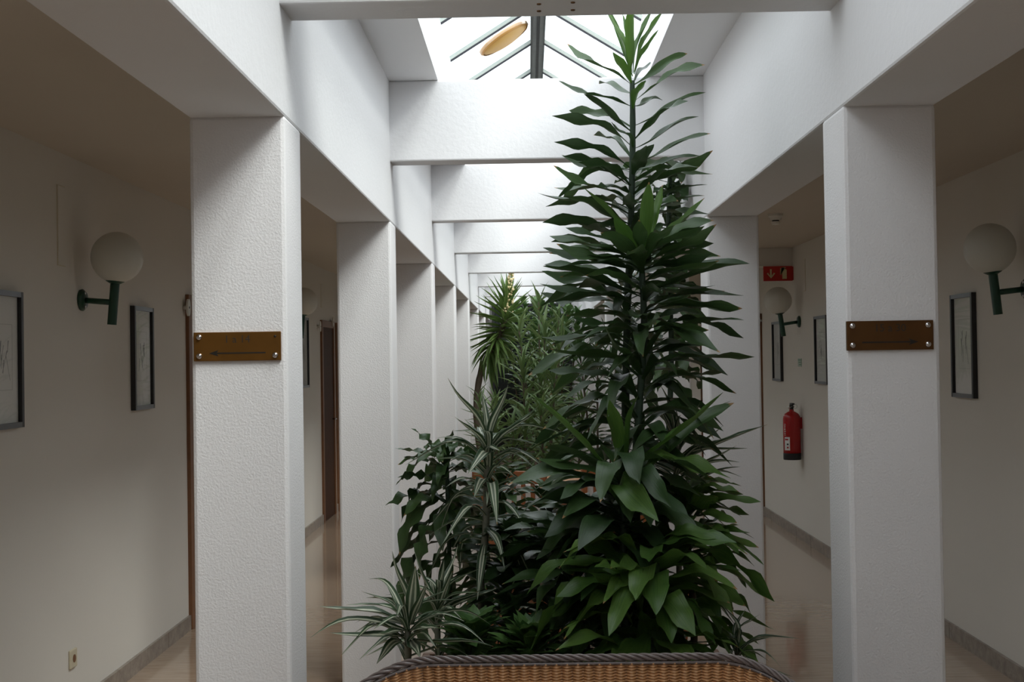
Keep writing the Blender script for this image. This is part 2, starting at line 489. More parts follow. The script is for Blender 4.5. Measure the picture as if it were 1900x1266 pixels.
# doors
dn = [0]
def door(X, sg, y0, y1, label):
    dn[0] += 1
    d = bpy.data.objects.new('door_%d' % dn[0], None); link(d, None, Matrix.Translation((X, y0, 0)))
    tag(d, label, None, None, 'structure')
    t = 0.07
    e = X + sg*0.022
    box('door_frame', X-sg*0.1, e, y0, y0+t, 0, 2.05, M['wood_frame'], d, 0.004)
    box('door_frame', X-sg*0.1, e, y1-t, y1, 0, 2.05, M['wood_frame'], d, 0.004)
    box('door_head', X-sg*0.1, e-sg*0.001, y0+t, y1-t, 2.05-t, 2.05, M['wood_frame'], d, 0.004)
    lf = box('door_leaf', X+sg*0.001, X+sg*0.010, y0+t, y1-t, 0.005, 2.05-t, M['wood_dark'], d)
    bm = bmesh.new()
    tube(bm, [(X+sg*0.008, y1-t-0.08, 1.02), (X+sg*0.05, y1-t-0.08, 1.02), (X+sg*0.052, y1-t-0.10, 1.02), (X+sg*0.052, y1-t-0.19, 1.02)], 0.008, 8)
    fin('handle', bm, M['chrome'], lf, True)
    return d
door(XL, 1, *DL[0], 'brown wooden door behind the nearest left pillar')
door(XL, 1, *DL[1], 'brown wooden door farther along the left corridor, nearer of a pair')
door(XL, 1, *DL[2], 'brown wooden door farther along the left corridor, farther of a pair')
door(XL, 1, *DL[3], 'brown wooden door deep in the left corridor behind pillars')
door(XR, -1, *DR[0], 'brown wooden door past the fire extinguisher in the right corridor')
door(XR, -1, *DR[1], 'brown wooden door deep in the right corridor behind pillars')
door(XR, -1, *DR[2], 'brown wooden door at the end of the right corridor')

# ------------------------------------------------------------------ wall fittings
def wall_lamp(X, sg, y, zplate, label, tilt=5.0, out=0.155, gr=0.12):
    t = thing('wall_lamp', (X, y, zplate), label, 'lamp', 'globe wall lamps')
    W = Matrix.Translation((X, y, zplate))
    # local frame: +x out of the wall
    def T(p): return Vector((X+sg*p[0], y+p[1], zplate+p[2]))
    bm = bmesh.new()
    lathe(bm, [(0, 0), (0.050, 0), (0.052, 0.010), (0.040, 0.022), (0, 0.024)], 0, 0, 24)
    rot = Matrix.Rotation(sg*PI/2, 4, 'Y')
    bm.transform(Matrix.Translation((X, y, zplate)) @ rot)
    pl_ = fin('wall_plate', bm, M['green_metal'], t, True)
    for dz in (-0.032, 0.032):
        bm = bmesh.new()
        lathe(bm, [(0, 0), (0.011, 0), (0.009, 0.007), (0, 0.009)], 0, 0, 10)
        bm.transform(Matrix.Translation(T((0.016, 0, dz))) @ rot)
        fin('dome_nut', bm, M['chrome'], pl_, True)
    sag = math.radians(tilt)
    def G(x, z):    # rotate about the wall plate so that the lamp sags
        return T((x*math.cos(sag)+z*math.sin(sag), 0, -x*math.sin(sag)+z*math.cos(sag)))
    bm = bmesh.new(); tube(bm, [G(0.015, 0), G(out, 0)], 0.014, 12)
    fin('arm', bm, M['green_metal'], t, True)
    bm = bmesh.new(); tube(bm, [G(out, -0.105), G(out, 0.105)], 0.0215, 16)
    o = fin('tube', bm, M['green_metal'], t, False)
    bm = bmesh.new(); tube(bm, [G(out, 0.088), G(out, 0.098), G(out, 0.108)], [0.024, 0.042, 0.050], 20)
    fin('globe_holder', bm, M['green_metal'], t, True)
    c = G(out, 0.098+gr*0.95)
    bm = bmesh.new()
    bmesh.ops.create_uvsphere(bm, u_segments=36, v_segments=20, radius=gr, matrix=Matrix.Translation(c))
    fin('globe', bm, M['globe'], t, True)
p = onwall(150, 557, XL); wall_lamp(XL, 1, p.y, p.z, 'white globe lamp on green bracket between the two pictures on the left wall')
p = onwall(1907, 536, XR); wall_lamp(XR, -1, p.y, p.z, 'white globe lamp on green bracket at the right edge beyond the brass plate', 6.0)
p = onwall(1484, 597, XR); wall_lamp(XR, -1, p.y, p.z, 'white globe lamp on green bracket below the red sign', 8.0, 0.16)
p = onwall(527, 603, XL); wall_lamp(XL, 1, p.y, p.z, 'white globe lamp half hidden behind the nearest left pillar', 5.0, 0.155)

def picture(X, sg, y0, y1, z0, z1, label, sketch=0):
    t = thing('framed_picture', (X, (y0+y1)/2, z0), label, 'picture', 'framed pictures in the corridors')
    d = sg*0.026; fw = 0.022
    box('frame_side', X, X+d, y0, y0+fw, z0, z1, M['frame_black'], t)
    box('frame_side', X, X+d, y1-fw, y1, z0, z1, M['frame_black'], t)
    box('frame_rail', X, X+d*0.98, y0+fw, y1-fw, z0, z0+fw, M['frame_grey'], t)
    box('frame_rail', X, X+d*0.98, y0+fw, y1-fw, z1-fw, z1, M['frame_grey'], t)
    pp = box('paper', X+sg*0.002, X+sg*0.008, y0+fw, y1-fw, z0+fw, z1-fw, M['paper'], t)
    box('glass', X+sg*0.014, X+sg*0.017, y0+fw, y1-fw, z0+fw, z1-fw, M['picture_glass'], t)
    # pencil drawing: plate mark and slanting strokes, printed flat on the paper
    ym, hw = (y0+y1)/2, (y1-y0)*0.26
    zm, hh = (z0+z1)/2+0.01, (z1-z0)*0.24
    bm = bmesh.new()
    x0, x1 = sorted((X+sg*0.008, X+sg*0.0086))
    for a, b, c, e in ((ym-hw, ym+hw, zm+hh-0.002, zm+hh), (ym-hw, ym+hw, zm-hh, zm-hh+0.002), (ym-hw, ym-hw+0.002, zm-hh, zm+hh), (ym+hw-0.002, ym+hw, zm-hh, zm+hh)):
        bx(bm, x0, x1, a, b, c, e)
    fin('plate_mark', bm, M['pencil_light'], pp)
    rr = random.Random(sketch)
    bm = bmesh.new()
    for k in range(9):
        u = ym + rr.uniform(-0.5, 0.5)*hw; v = zm + rr.uniform(-0.1, 0.6)*hh
        ln = rr.uniform(0.3, 0.8)*hh; sl = rr.uniform(-0.5, 0.5)
        wd = rr.uniform(0.003, 0.009)
        pts = [(u, v), (u+wd, v), (u+wd*0.4+sl*ln, v-ln), (u+sl*ln, v-ln)]
        poly(bm, pts, Vector((0, 1, 0)), Vector((0, 0, 1)), Vector((X+sg*0.008, 0, 0)), 0.0006, Vector((sg, 0, 0)))
    fin('drawing', bm, M['pencil'], pp)
def pic_px(px0, px1, ytop, ybot, X, label, seed, wd=0.33):
    # px0, px1: image columns of the picture's near and far edge
    a = onwall(px0, (ytop+ybot)/2, X); b = onwall(px1, (ytop+ybot)/2, X)
    y0, y1 = sorted((a.y, b.y))
    m = (px0+px1)/2
    z1 = onwall(m, ytop, X).z; z0 = onwall(m, ybot, X).z
    picture(X, 1 if X < 0 else -1, y0, y1, z0, z1, label, seed)
pic_px(-28, 33, 539, 797, XL, 'dark framed pencil drawing cut off at the left edge', 1)
pic_px(242, 278, 570, 760, XL, 'dark framed picture between the globe lamp and the brown door on the left', 2)
pic_px(1772, 1813, 545, 738, XR, 'dark framed pencil drawing on the right wall beside the pillar with a plate', 3)
pic_px(1437, 1453, 597, 707, XR, 'narrow looking framed picture behind the farther right globe lamp', 4)
pic_px(1516, 1539, 586, 713, XR, 'framed pencil drawing half hidden by the nearest right pillar', 5)
pic_px(553, 569, 589, 720, XL, 'framed picture seen in the gap right of the nearest left pillar', 6)

def cover_plate(px, ytop, ybot, X, label):
    a = onwall(px, ytop, X); b = onwall(px, ybot, X)
    sg = 1 if X < 0 else -1
    t = thing('cover_plate', (X, a.y, b.z), label, 'cover', 'wall cover plates')
    box('plate', X, X+sg*0.006, a.y-0.045, a.y+0.045, b.z, a.z, M['cream'], t, 0.002)
    box('seam', X, X+sg*0.0025, a.y-0.049, a.y+0.049, b.z-0.004, a.z+0.004, M['ivory_plastic'], t)
cover_plate(112, 346, 492, XL, 'narrow upright cover plate on the wall above the left globe lamp')
cover_plate(1492, 482, 540, XR, 'narrow upright cover plate above the farther right globe lamp')
cover_plate(596, 528, 570, XL, 'narrow upright cover plate above the farther left doors')
# power outlet
p = onwall(133, 1222, XL)
t = thing('wall_outlet', (XL, p.y, p.z-0.045), 'small ivory outlet low on the left wall above the skirting', 'outlet')
box('plate', XL, XL+0.012, p.y-0.042, p.y+0.042, p.z-0.042, p.z+0.042, M['ivory_plastic'], t, 0.004)
bm = bmesh.new(); lathe(bm, [(0, 0), (0.018, 0), (0.018, 0.002), (0, 0.002)], 0, 0, 16)
bm.transform(Matrix.Translation((XL+0.0121, p.y, p.z)) @ Matrix.Rotation(PI/2, 4, 'Y'))
fin('socket_hole', bm, M['wood_frame'], t)
# small oval plates at the door heads
def oval_plate(px, py, X, label):
    p = onwall(px, py, X); sg = 1 if X < 0 else -1
    t = thing('oval_plate', (X+sg*0.0, p.y, p.z-0.05), label, 'plate', 'oval plates by the doors')
    bm = bmesh.new()
    pts = [(0.034*math.cos(2*PI*k/20), 0.052*math.sin(2*PI*k/20)) for k in range(20)]
    poly(bm, pts, Vector((0, 1, 0)), Vector((0, 0, 1)), Vector((X+sg*0.022, p.y, p.z)), 0.012, Vector((sg, 0, 0)))
    pp = fin('disc', bm, M['white_plastic'], t)
    bm = bmesh.new(); tube(bm, [(X, p.y, p.z), (X+sg*0.022, p.y, p.z)], 0.012, 10); fin('spacer', bm, M['white_plastic'], t)
    bm = bmesh.new(); tube(bm, [(X+sg*0.0335, p.y, p.z), (X+sg*0.036, p.y, p.z)], 0.007, 10); fin('dot', bm, M['black'], pp)
oval_plate(341, 571, XL, 'small white oval plate by the door behind the nearest left pillar')
oval_plate(589, 606, XL, 'small white oval plate by the nearer of the paired left doors')
oval_plate(613, 598, XL, 'small white oval plate by the farther of the paired left doors')
oval_plate(1413.5, 595, XR, 'small white oval plate by the door in the right corridor')
# smoke detector
r = ray(1439, 397); p = EYE + r*((CEIL-EYE.z)/r.z)
t = thing('smoke_detector', (p.x, p.y, CEIL-0.075), 'small white smoke detector on the right corridor ceiling', 'detector')
bm = bmesh.new(); lathe(bm, [(0, 0), (0.050, 0), (0.050, -0.016), (0.044, -0.026), (0, -0.026)], p.x, p.y, 24, CEIL); fin('base', bm, M['white_plastic'], t, False)
bm = bmesh.new(); lathe(bm, [(0.040, -0.026), (0.035, -0.044), (0, -0.044)], p.x, p.y, 24, CEIL); fin('collar', bm, M['white_plastic'], t)
bm = bmesh.new(); lathe(bm, [(0.024, -0.044), (0.024, -0.054), (0, -0.054)], p.x, p.y, 16, CEIL); fin('sensor_gap', bm, M['black'], t)
bm = bmesh.new(); lathe(bm, [(0, -0.053), (0.030, -0.053), (0.027, -0.070), (0, -0.075)], p.x, p.y, 24, CEIL); fin('cap', bm, M['white_plastic'], t)
# red hanging extinguisher sign, fixed to the downstand
SY = 11.60
a = at(1416.5, 494.5, SY); b = at(1470.5, 521, SY)
t = thing('extinguisher_sign', ((a.x+b.x)/2, SY, b.z), 'red sign with white arrow and extinguisher symbol in the right corridor', 'sign')
brd = box('board', a.x, b.x, SY-0.004, SY+0.018, b.z, a.z, M['sign_red'], t)
W_, H_ = b.x-a.x, a.z-b.z
def signpoly(pts):
    bm = bmesh.new()
    poly(bm, pts, Vector((W_, 0, 0)), Vector((0, 0, H_)), Vector((a.x, SY-0.004, b.z)), 0.0012, Vector((0, -1, 0)))
    return bm
bm = signpoly([(0.22, 0.80), (0.28, 0.80), (0.28, 0.34), (0.355, 0.56), (0.40, 0.50), (0.255, 0.17), (0.11, 0.50), (0.155, 0.56), (0.22, 0.34)])
fin('arrow', bm, M['sign_cream'], brd)
bm = signpoly([(0.645, 0.13), (0.80, 0.13), (0.80, 0.72), (0.775, 0.78), (0.735, 0.80), (0.735, 0.88), (0.79, 0.92), (0.68, 0.92), (0.61, 0.84), (0.605, 0.40), (0.575, 0.40), (0.585, 0.86), (0.66, 0.90), (0.70, 0.86), (0.70, 0.80), (0.665, 0.77), (0.645, 0.71)])
fin('extinguisher_symbol', bm, M['sign_cream'], brd)
box('bracket', b.x-0.035, b.x+0.012, SY-0.002, 11.62, b.z+0.005, a.z-0.005, M['sign_red'], t)
# small green notice
p = onwall(1484.5, 673, XR)
t = thing('wall_notice', (XR, p.y, p.z-0.036), 'tiny pale green notice on the right wall above the extinguisher', 'notice')
nb = box('plate', XR-0.004, XR, p.y-0.075, p.y+0.075, p.z-0.036, p.z+0.036, M['label_green'], t)
for k in range(3):
    box('print', XR-0.0048, XR-0.004, p.y-0.06, p.y+0.06-0.02*k, p.z+0.018-0.020*k, p.z+0.026-0.020*k, M['label_darkgreen'], nb)
# fire extinguisher
p = onwall(1488, 800, XR); q0 = at(1470, 853, p.y).z; q1 = at(1470, 762, p.y).z
ex, ey = XR-0.088, p.y
t = thing('fire_extinguisher', (ex, ey, q0), 'red fire extinguisher hanging on the right corridor wall', 'extinguisher')
rb = 0.076; HH = q1-q0
bm = bmesh.new(); lathe(bm, [(0, 0), (rb*1.0, 0), (rb*1.02, 0.01), (rb*1.02, 0.055), (rb*0.99, 0.058), (0, 0.058)], ex, ey, 28, q0); fin('foot_ring', bm, M['black'], t)
bm = bmesh.new(); lathe(bm, [(0, 0.058), (rb, 0.058), (rb, HH-0.075), (rb*0.95, HH-0.05), (rb*0.78, HH-0.028), (rb*0.45, HH-0.012), (0.02, HH-0.006), (0.02, HH+0.01), (0, HH+0.01)], ex, ey, 28, q0); cyl = fin('cylinder', bm, M['red'], t, True)
bm = bmesh.new(); lathe(bm, [(0, HH+0.008), (0.017, HH+0.008), (0.018, HH+0.05), (0.012, HH+0.055), (0, HH+0.055)], ex, ey, 14, q0); fin('valve', bm, M['black'], t)
bm = bmesh.new(); tube(bm, [(ex, ey, q0+HH+0.03), (ex-0.03, ey-0.01, q0+HH+0.028)], 0.011, 10); fin('gauge', bm, M['chrome'], t, True)
bm = bmesh.new(); bx(bm, ex-0.012, ex+0.012, ey-0.075, ey+0.02, q0+HH+0.052, q0+HH+0.066); bx(bm, ex-0.010, ex+0.010, ey-0.07, ey+0.015, q0+HH+0.030, q0+HH+0.038); fin('lever', bm, M['black'], t)
bm = bmesh.new(); tube(bm, [(ex+0.03+0.018*math.cos(2*PI*k/16), ey-0.01, q0+HH+0.035+0.018*math.sin(2*PI*k/16)) for k in range(17)], 0.0018, 6, False); fin('pull_ring', bm, M['chrome'], t)
bm = bmesh.new(); tube(bm, [(ex, ey+0.02, q0+HH+0.03), (ex+0.01, ey+0.08, q0+HH+0.0), (ex+0.01, ey+0.095, q0+HH-0.09), (ex+0.01, ey+0.09, q0+0.14)], 0.009, 8); fin('hose', bm, M['black'], t, True)
bm = bmesh.new(); bx(bm, ex+rb*0.8, XR, ey-0.02, ey+0.02, q0+HH-0.16, q0+HH-0.06); fin('wall_bracket', bm, M['red'], t)
def curved_label(nm, a0, a1, z0, z1, r, mat, par):
    bm = bmesh.new(); n = 8
    v0 = [bm.verts.new((ex+r*math.cos(a0+(a1-a0)*k/n), ey+r*math.sin(a0+(a1-a0)*k/n), z0)) for k in range(n+1)]
    v1 = [bm.verts.new((ex+r*math.cos(a0+(a1-a0)*k/n), ey+r*math.sin(a0+(a1-a0)*k/n), z1)) for k in range(n+1)]
    for k in range(n): bm.faces.new((v0[k], v0[k+1], v1[k+1], v1[k]))
    return fin(nm, bm, mat, par)
lb = curved_label('label', -PI*0.86, -PI*0.64, q0+0.085, q0+0.20, rb+0.001, M['label_white'], cyl)
curved_label('label_print', -PI*0.84, -PI*0.70, q0+0.172, q0+0.185, rb+0.0018, M['red'], cyl)
curved_label('label_print', -PI*0.76, -PI*0.69, q0+0.130, q0+0.144, rb+0.0018, M['black'], cyl)
curved_label('label_print', -PI*0.76, -PI*0.69, q0+0.102, q0+0.116, rb+0.0018, M['red'], cyl)
rr = random.Random(4)
for k in range(7):
    z = q0+0.215+k*0.0155
    curved_label('lettering', -PI*0.88, -PI*(0.80+0.02*rr.random()), z, z+0.004+0.006*rr.random(), rb+0.001, M['label_white'], cyl)

# brass direction plates
def text_mesh(s, size, depth):
    cu = bpy.data.curves.new('lettering', 'FONT'); cu.body = s; cu.size = size; cu.extrude = depth; cu.align_x = 'CENTER'
    cu.resolution_u = 3
    o = bpy.data.objects.new('tmp', cu); C.objects.link(o)
    me = bpy.data.meshes.new_from_object(o)
    bpy.data.objects.remove(o); bpy.data.curves.remove(cu)
    return me
def sign_plate(corners, y, txt, right, label, mat, missing):
    (px0, py0), (px1, py1) = corners
    a = at(px0, py0, y); b = at(px1, py1, y)
    x0, x1, z1, z0 = a.x, b.x, a.z, b.z
    t = thing('direction_plate', ((x0+x1)/2, y, z0), label, 'plate', 'brass direction plates')
    pl_ = box('plate', x0, x1, y-0.009, y+0.004, z0, z1, mat, t, 0.0015)
    yf = y-0.009
    me = text_mesh(txt, 0.030, 0.0004); me.materials.append(M['engrave_soft'])
    link(bpy.data.objects.new('lettering', me), pl_, Matrix.Translation(((x0+x1)/2, yf, z1-0.030)) @ Matrix.Rotation(PI/2, 4, 'X'))
    W_ = x1-x0; zc = z0 + 0.27*(z1-z0); sg = 1 if right else -1; xc = (x0+x1)/2
    L_ = W_*0.325; h = 0.0088
    pts = [(-L_, 0.0019), (L_*0.72, 0.0019), (L_*0.66, h), (L_, 0), (L_*0.66, -h), (L_*0.72, -0.0019), (-L_, -0.0019)]
    bm = bmesh.new()
    poly(bm, [(u*sg, v) for u, v in pts], Vector((1, 0, 0)), Vector((0, 0, 1)), Vector((xc, yf, zc)), 0.0006, Vector((0, -1, 0)))
    fin('arrow', bm, M['engrave'], pl_)
    for i, (fx, fz) in enumerate(((0.065, 0.18), (0.065, 0.83), (0.935, 0.18), (0.935, 0.83))):
        X, Z = x0+W_*fx, z0+(z1-z0)*fz
        bm = bmesh.new()
        if i == missing:
            lathe(bm, [(0, 0), (0.0036, 0), (0.003, 0.0015), (0, 0.0005)], 0, 0, 10)
            nm, mt = 'screw_hole', M['engrave']
        else:
            lathe(bm, [(0.0086, 0), (0.0084, 0.003), (0.0068, 0.0058), (0.0036, 0.0078), (0, 0.0083)], 0, 0, 16)
            nm, mt = 'screw_cap', M['chrome']
        bm.transform(Matrix.Translation((X, yf, Z)) @ Matrix.Rotation(PI/2, 4, 'X'))
        fin(nm, bm, mt, pl_, True)
sign_plate(((360.5, 617.5), (522.5, 668.5)), PY[0], '1 a 14', False, 'brass plate reading 1 a 14 with an arrow pointing left', M['brass'], 3)
sign_plate(((1569.5, 596.5), (1731, 648.5)), PY[0], '15 a 30', True, 'dark brass plate reading 15 a 30 with an arrow pointing right', M['brass_dark'], -1)

# amber oval dish under the skylight glass
yy = 11.2*K
c = at(938, 76, yy)
t = thing('skylight_oval', c, 'amber oval shade under the skylight glass left of the ridge', 'lamp')
slope = math.atan2(RDZ-EAZ, RDX-SLX0+0.08)
rot = Matrix.Translation(c) @ Matrix.Rotation(-slope, 4, 'Y') @ Matrix.Diagonal((0.80, 0.72, 1, 1))
bm = bmesh.new(); lathe(bm, [(0, -0.015), (0.14, -0.012), (0.20, 0.005), (0.215, 0.03), (0.20, 0.035), (0, 0.035)], 0, 0, 32); bm.transform(rot); fin('dish', bm, M['amber'], t, True)
bm = bmesh.new(); lathe(bm, [(0.205, 0.0), (0.222, 0.012), (0.222, 0.028), (0.205, 0.033)], 0, 0, 32); bm.transform(rot); fin('rim', bm, M['amber_rim'], t, True)

# ------------------------------------------------------------------ leaves and plants
def leaf_mesh(name, mat, prof, arch, wave=0.0, fold=0.25, n=11, across=5, nwave=3.0, curl=0.0, side=0.0, ph=0.0, twist=0.0):
    bm = bmesh.new()
    uvl = bm.loops.layers.uv.new('UVMap')
    rows = []
    for i in range(n):
        s = i/(n-1)
        z = arch(s)
        sd = side*math.sin(PI*s)
        wd = max(prof(s), 0.02)
        row = []
        for j in range(across):
            v = j/(across-1)*2-1
            zz = z + 0.09*wd*abs(v)*(0.35*fold + 2.2*wave*math.sin(nwave*2*PI*s + ph + (PI*0.7 if v > 0 else 0)))
            tw = twist*s*s
            zz += 0.09*v*wd*math.sin(tw)
            row.append((bm.verts.new((s, v*wd*math.cos(tw) + sd, zz)), s, (v+1)/2))
        rows.append(row)
    for a, b in zip(rows[:-1], rows[1:]):
        for j in range(across-1):
            q = (a[j], a[j+1], b[j+1], b[j])
            f = bm.faces.new([x[0] for x in q])
            f.smooth = True
            for lp, x in zip(f.loops, q): lp[uvl].uv = (x[1], x[2])
    me = bpy.data.meshes.new(name)
    bm.to_mesh(me); bm.free()
    me.materials.append(mat)
    return me
def prof_frag(s):        # strap leaf: narrow foot, widest past the middle, pointed
    a = min(1, s/0.45); a = a*a*(3-2*a)
    return (0.20 + 0.80*a)*(1 if s < 0.60 else max(0.02, 1-((s-0.60)/0.40)**2.1))
def prof_broad(s):
    return (0.20 + 0.80*min(1, s/0.40)**1.2)*(1 if s < 0.62 else max(0.02, 1-((s-0.62)/0.38)**2.0))
def prof_strap(s):
    return (0.55 + 0.45*min(1, s/0.35))*(1 if s < 0.35 else max(0.015, 1-((s-0.35)/0.65)**1.6))
def prof_sword(s):
    return (0.6 + 0.4*min(1, s/0.3))*(1 if s < 0.4 else max(0.01, 1-((s-0.4)/0.6)**1.3))
def A(k, t=0.0):         # arch height k, tip hook t
    return lambda s: k*math.sin(PI*s) + t*math.sin(2*PI*s)
LV = {}
def fam(key, mat, prof, specs, wave, fold, across=5, n=11, nw=2.0, tws=0.0):
    LV[key] = [leaf_mesh('leaf', mat, prof, A(k, t), wave*(0.6+0.8*((i*37) % 10)/10), fold, n, across, nw+0.4*(i % 3), 0, sd, i*1.7, tws*(0.4, -0.9, 1.2, -0.3, 0.8, -1.3)[i % 6]) for i, (k, t, sd) in enumerate(specs)]
SP = [(0.02, -0.02, 0.01), (0.05, 0.02, -0.02), (0.08, -0.015, 0.02), (0.03, 0.035, 0.0), (0.10, 0.02, -0.015), (-0.03, 0.03, 0.015)]
DR_ = [(0.14, 0.02, 0.02), (0.20, 0.03, -0.02), (0.24, 0.04, 0.03), (0.17, -0.02, -0.03), (0.28, 0.05, 0.0)]
FL = [(0.01, 0.0, 0.0), (0.03, 0.01, 0.01), (-0.02, 0.01, -0.01)]
fam('frag', M['leaf_dark'], prof_frag, SP, 0.10, 0.9, n=16, tws=1.0)
fam('frag_droop', M['leaf_dark'], prof_frag, DR_, 0.14, 0.9, n=16, tws=1.0)
fam('fresh', M['leaf_fresh'], prof_frag, FL+SP[:2], 0.06, 1.2)
fam('broad', M['leaf_broad'], prof_broad, DR_+SP[:2], 0.22, 1.0, n=16, tws=0.6)
fam('wavy', M['leaf_dark'], prof_frag, DR_+SP[:3], 0.30, 0.6, n=17, nw=3.0, tws=1.0)
fam('striped', M['leaf_striped'], prof_strap, SP[:4]+FL, 0.05, 1.4)
fam('striped_droop', M['leaf_striped'], prof_strap, DR_, 0.06, 1.2)
fam('yucca', M['leaf_yucca'], prof_sword, FL+SP[:2], 0.0, 1.6, across=3, n=7)
fam('yucca_droop', M['leaf_yucca'], prof_sword, [(0.08, 0, 0.0), (0.12, 0.02, 0.01), (0.05, 0, -0.01)], 0.0, 1.6, across=3, n=7)
fam('back', M['leaf_back'], prof_strap, SP[:3]+DR_[:2], 0.05, 1.2, across=3, n=7)
fam('vine', M['leaf_vine'], prof_broad, SP[:3]+DR_[:2], 0.12, 1.0, across=3, n=7)

class Plant:
    def __init__(s, name, base, label, cat='plant', group=None):
        s.o = thing(name, base, label, cat, group); s.base = Vector(base); s.n = 0
    def stem(s, pts, r0, r1, mat, name='stem', n=8):
        pts = [Vector(p) for p in pts]
        # resample
        fine = []
        for i in range(len(pts)-1):
            p0 = pts[max(i-1, 0)]; p1 = pts[i]; p2 = pts[i+1]; p3 = pts[min(i+2, len(pts)-1)]
            for k in range(6):
                t = k/6
                fine.append(0.5*((2*p1)+(p2-p0)*t+(2*p0-5*p1+4*p2-p3)*t*t+(3*p1-p0-3*p2+p3)*t**3))
        fine.append(pts[-1])
        m = len(fine)-1
        bm = bmesh.new()
        tube(bm, fine, [K*(r0+(r1-r0)*i/m)*(1+0.06*math.sin(i*2.3)) for i in range(m+1)], n)
        fin(name, bm, mat, s.o, True)
        return fine
    def leaf(s, base, tip, kind, width, roll=0.0, var=None):
        base, tip = Vector(base), Vector(tip)
        width *= K
        if (tip.z > SOF-0.05 or any(a-0.02 < tip.y < a+0.28 for a in PY)) and IL < base.x < IR:
            tip.x = min(max(tip.x, IL+0.03), IR-0.03)
        X = tip-base; L_ = X.length
        if L_ < 1e-4: return
        X = X/L_
        zr = Vector((0, 0, 1))
        if abs(X.z) > 0.97: zr = Vector((-X.x, -X.y, 0.05)) + Vector((0.0, -0.3, 0))
        Z = (zr - X*zr.dot(X)).normalized()
        Z = Matrix.Rotation(roll, 3, X) @ Z
        Y = Z.cross(X)
        fm = LV[kind]
        me = fm[R.randrange(len(fm)) if var is None else var % len(fm)]
        mw = Matrix(((X.x*L_, Y.x*width, Z.x*L_, base.x), (X.y*L_, Y.y*width, Z.y*L_, base.y), (X.z*L_, Y.z*width, Z.z*L_, base.z), (0, 0, 0, 1)))
        link(bpy.data.objects.new('leaf', me), s.o, mw)
        s.n += 1
    def along(s, path, n, f0, f1, ln, el, kind, width, az0=0.0, jit=0.25, rollj=0.25, azs=None):
        m = len(path)-1
        for i in range(n):
            f = f0+(f1-f0)*(i/(max(1, n-1)))
            q = f*m; k = min(int(q), m-1); p = path[k].lerp(path[k+1], q-k)
            g = i/(max(1, n-1))
            az = az0+i*2.39996+R.uniform(-jit, jit) if azs is None else azs(i)
            e = math.radians(el(g)+R.uniform(-10, 10)*jit*3)
            l_ = K*ln(g)*R.uniform(0.82, 1.12)
            d = Vector((math.cos(az)*math.cos(e), math.sin(az)*math.cos(e), math.sin(e)))
            kd = kind(g) if callable(kind) else kind
            s.leaf(p, p+d*l_, kd, width*R.uniform(0.85, 1.15)*(0.7+0.3*l_/max(K*ln(0.5), 0.01)), R.uniform(-rollj, rollj))
def lerp(a, b): return lambda g: a+(b-a)*g

BEDZ = 0.45
# the planting box
t = thing('planter_box', (0.12, 4.45, 0), 'low brown planter box behind the wicker seat, hidden under the plants', 'planter')
for nm, a in (('front_board', (-0.43, 0.72, 3.83, 3.86)), ('back_board', (-0.43, 0.72, 5.04, 5.07)), ('side_board', (-0.43, -0.40, 3.861, 5.039)), ('side_board', (0.69, 0.72, 3.861, 5.039))):
    box(nm, a[0], a[1], a[2], a[3], 0, 0.48, M['planter'], t, 0.004)
box('soil', -0.399, 0.689, 3.861, 5.039, 0.02, BEDZ, M['soil'], t)

# --- tall corn plant, tallest cane
d1 = K*6.45
base = at(1163, 1150, d1); base.z = BEDZ
P1 = Plant('tall_corn_plant', base, 'tallest green corn plant whose crown reaches the nearest cross beam')
sp = [base, at(1160, 900, d1), at(1163, 620, d1), at(1171, 400, d1), at(1174, 250, d1), at(1173, 150, d1)]
path1 = P1.stem(sp, 0.022, 0.013, M['stem_green'])
def c1(cx, cy): return (980+cx/2.533, cy/2.533)
up = [((470, 330), (352, 18), 'fresh', 0.026, 0.05), ((482, 345), (488, 8), 'fresh', 0.030, -0.10), ((500, 350), (612, 140), 'fresh', 0.022, -0.05),
      ((495, 345), (588, 30), 'fresh', 0.020, 0.10), ((500, 340), (640, 40), 'fresh', 0.014, 0.2), ((485, 340), (442, 62), 'fresh', 0.016, 0.2),
      ((488, 400), (398, 245), 'fresh', 0.030, -0.16), ((490, 360), (385, 50), 'fresh', 0.016, 0.15), ((500, 380), (575, 290), 'frag', 0.026, 0.16)]
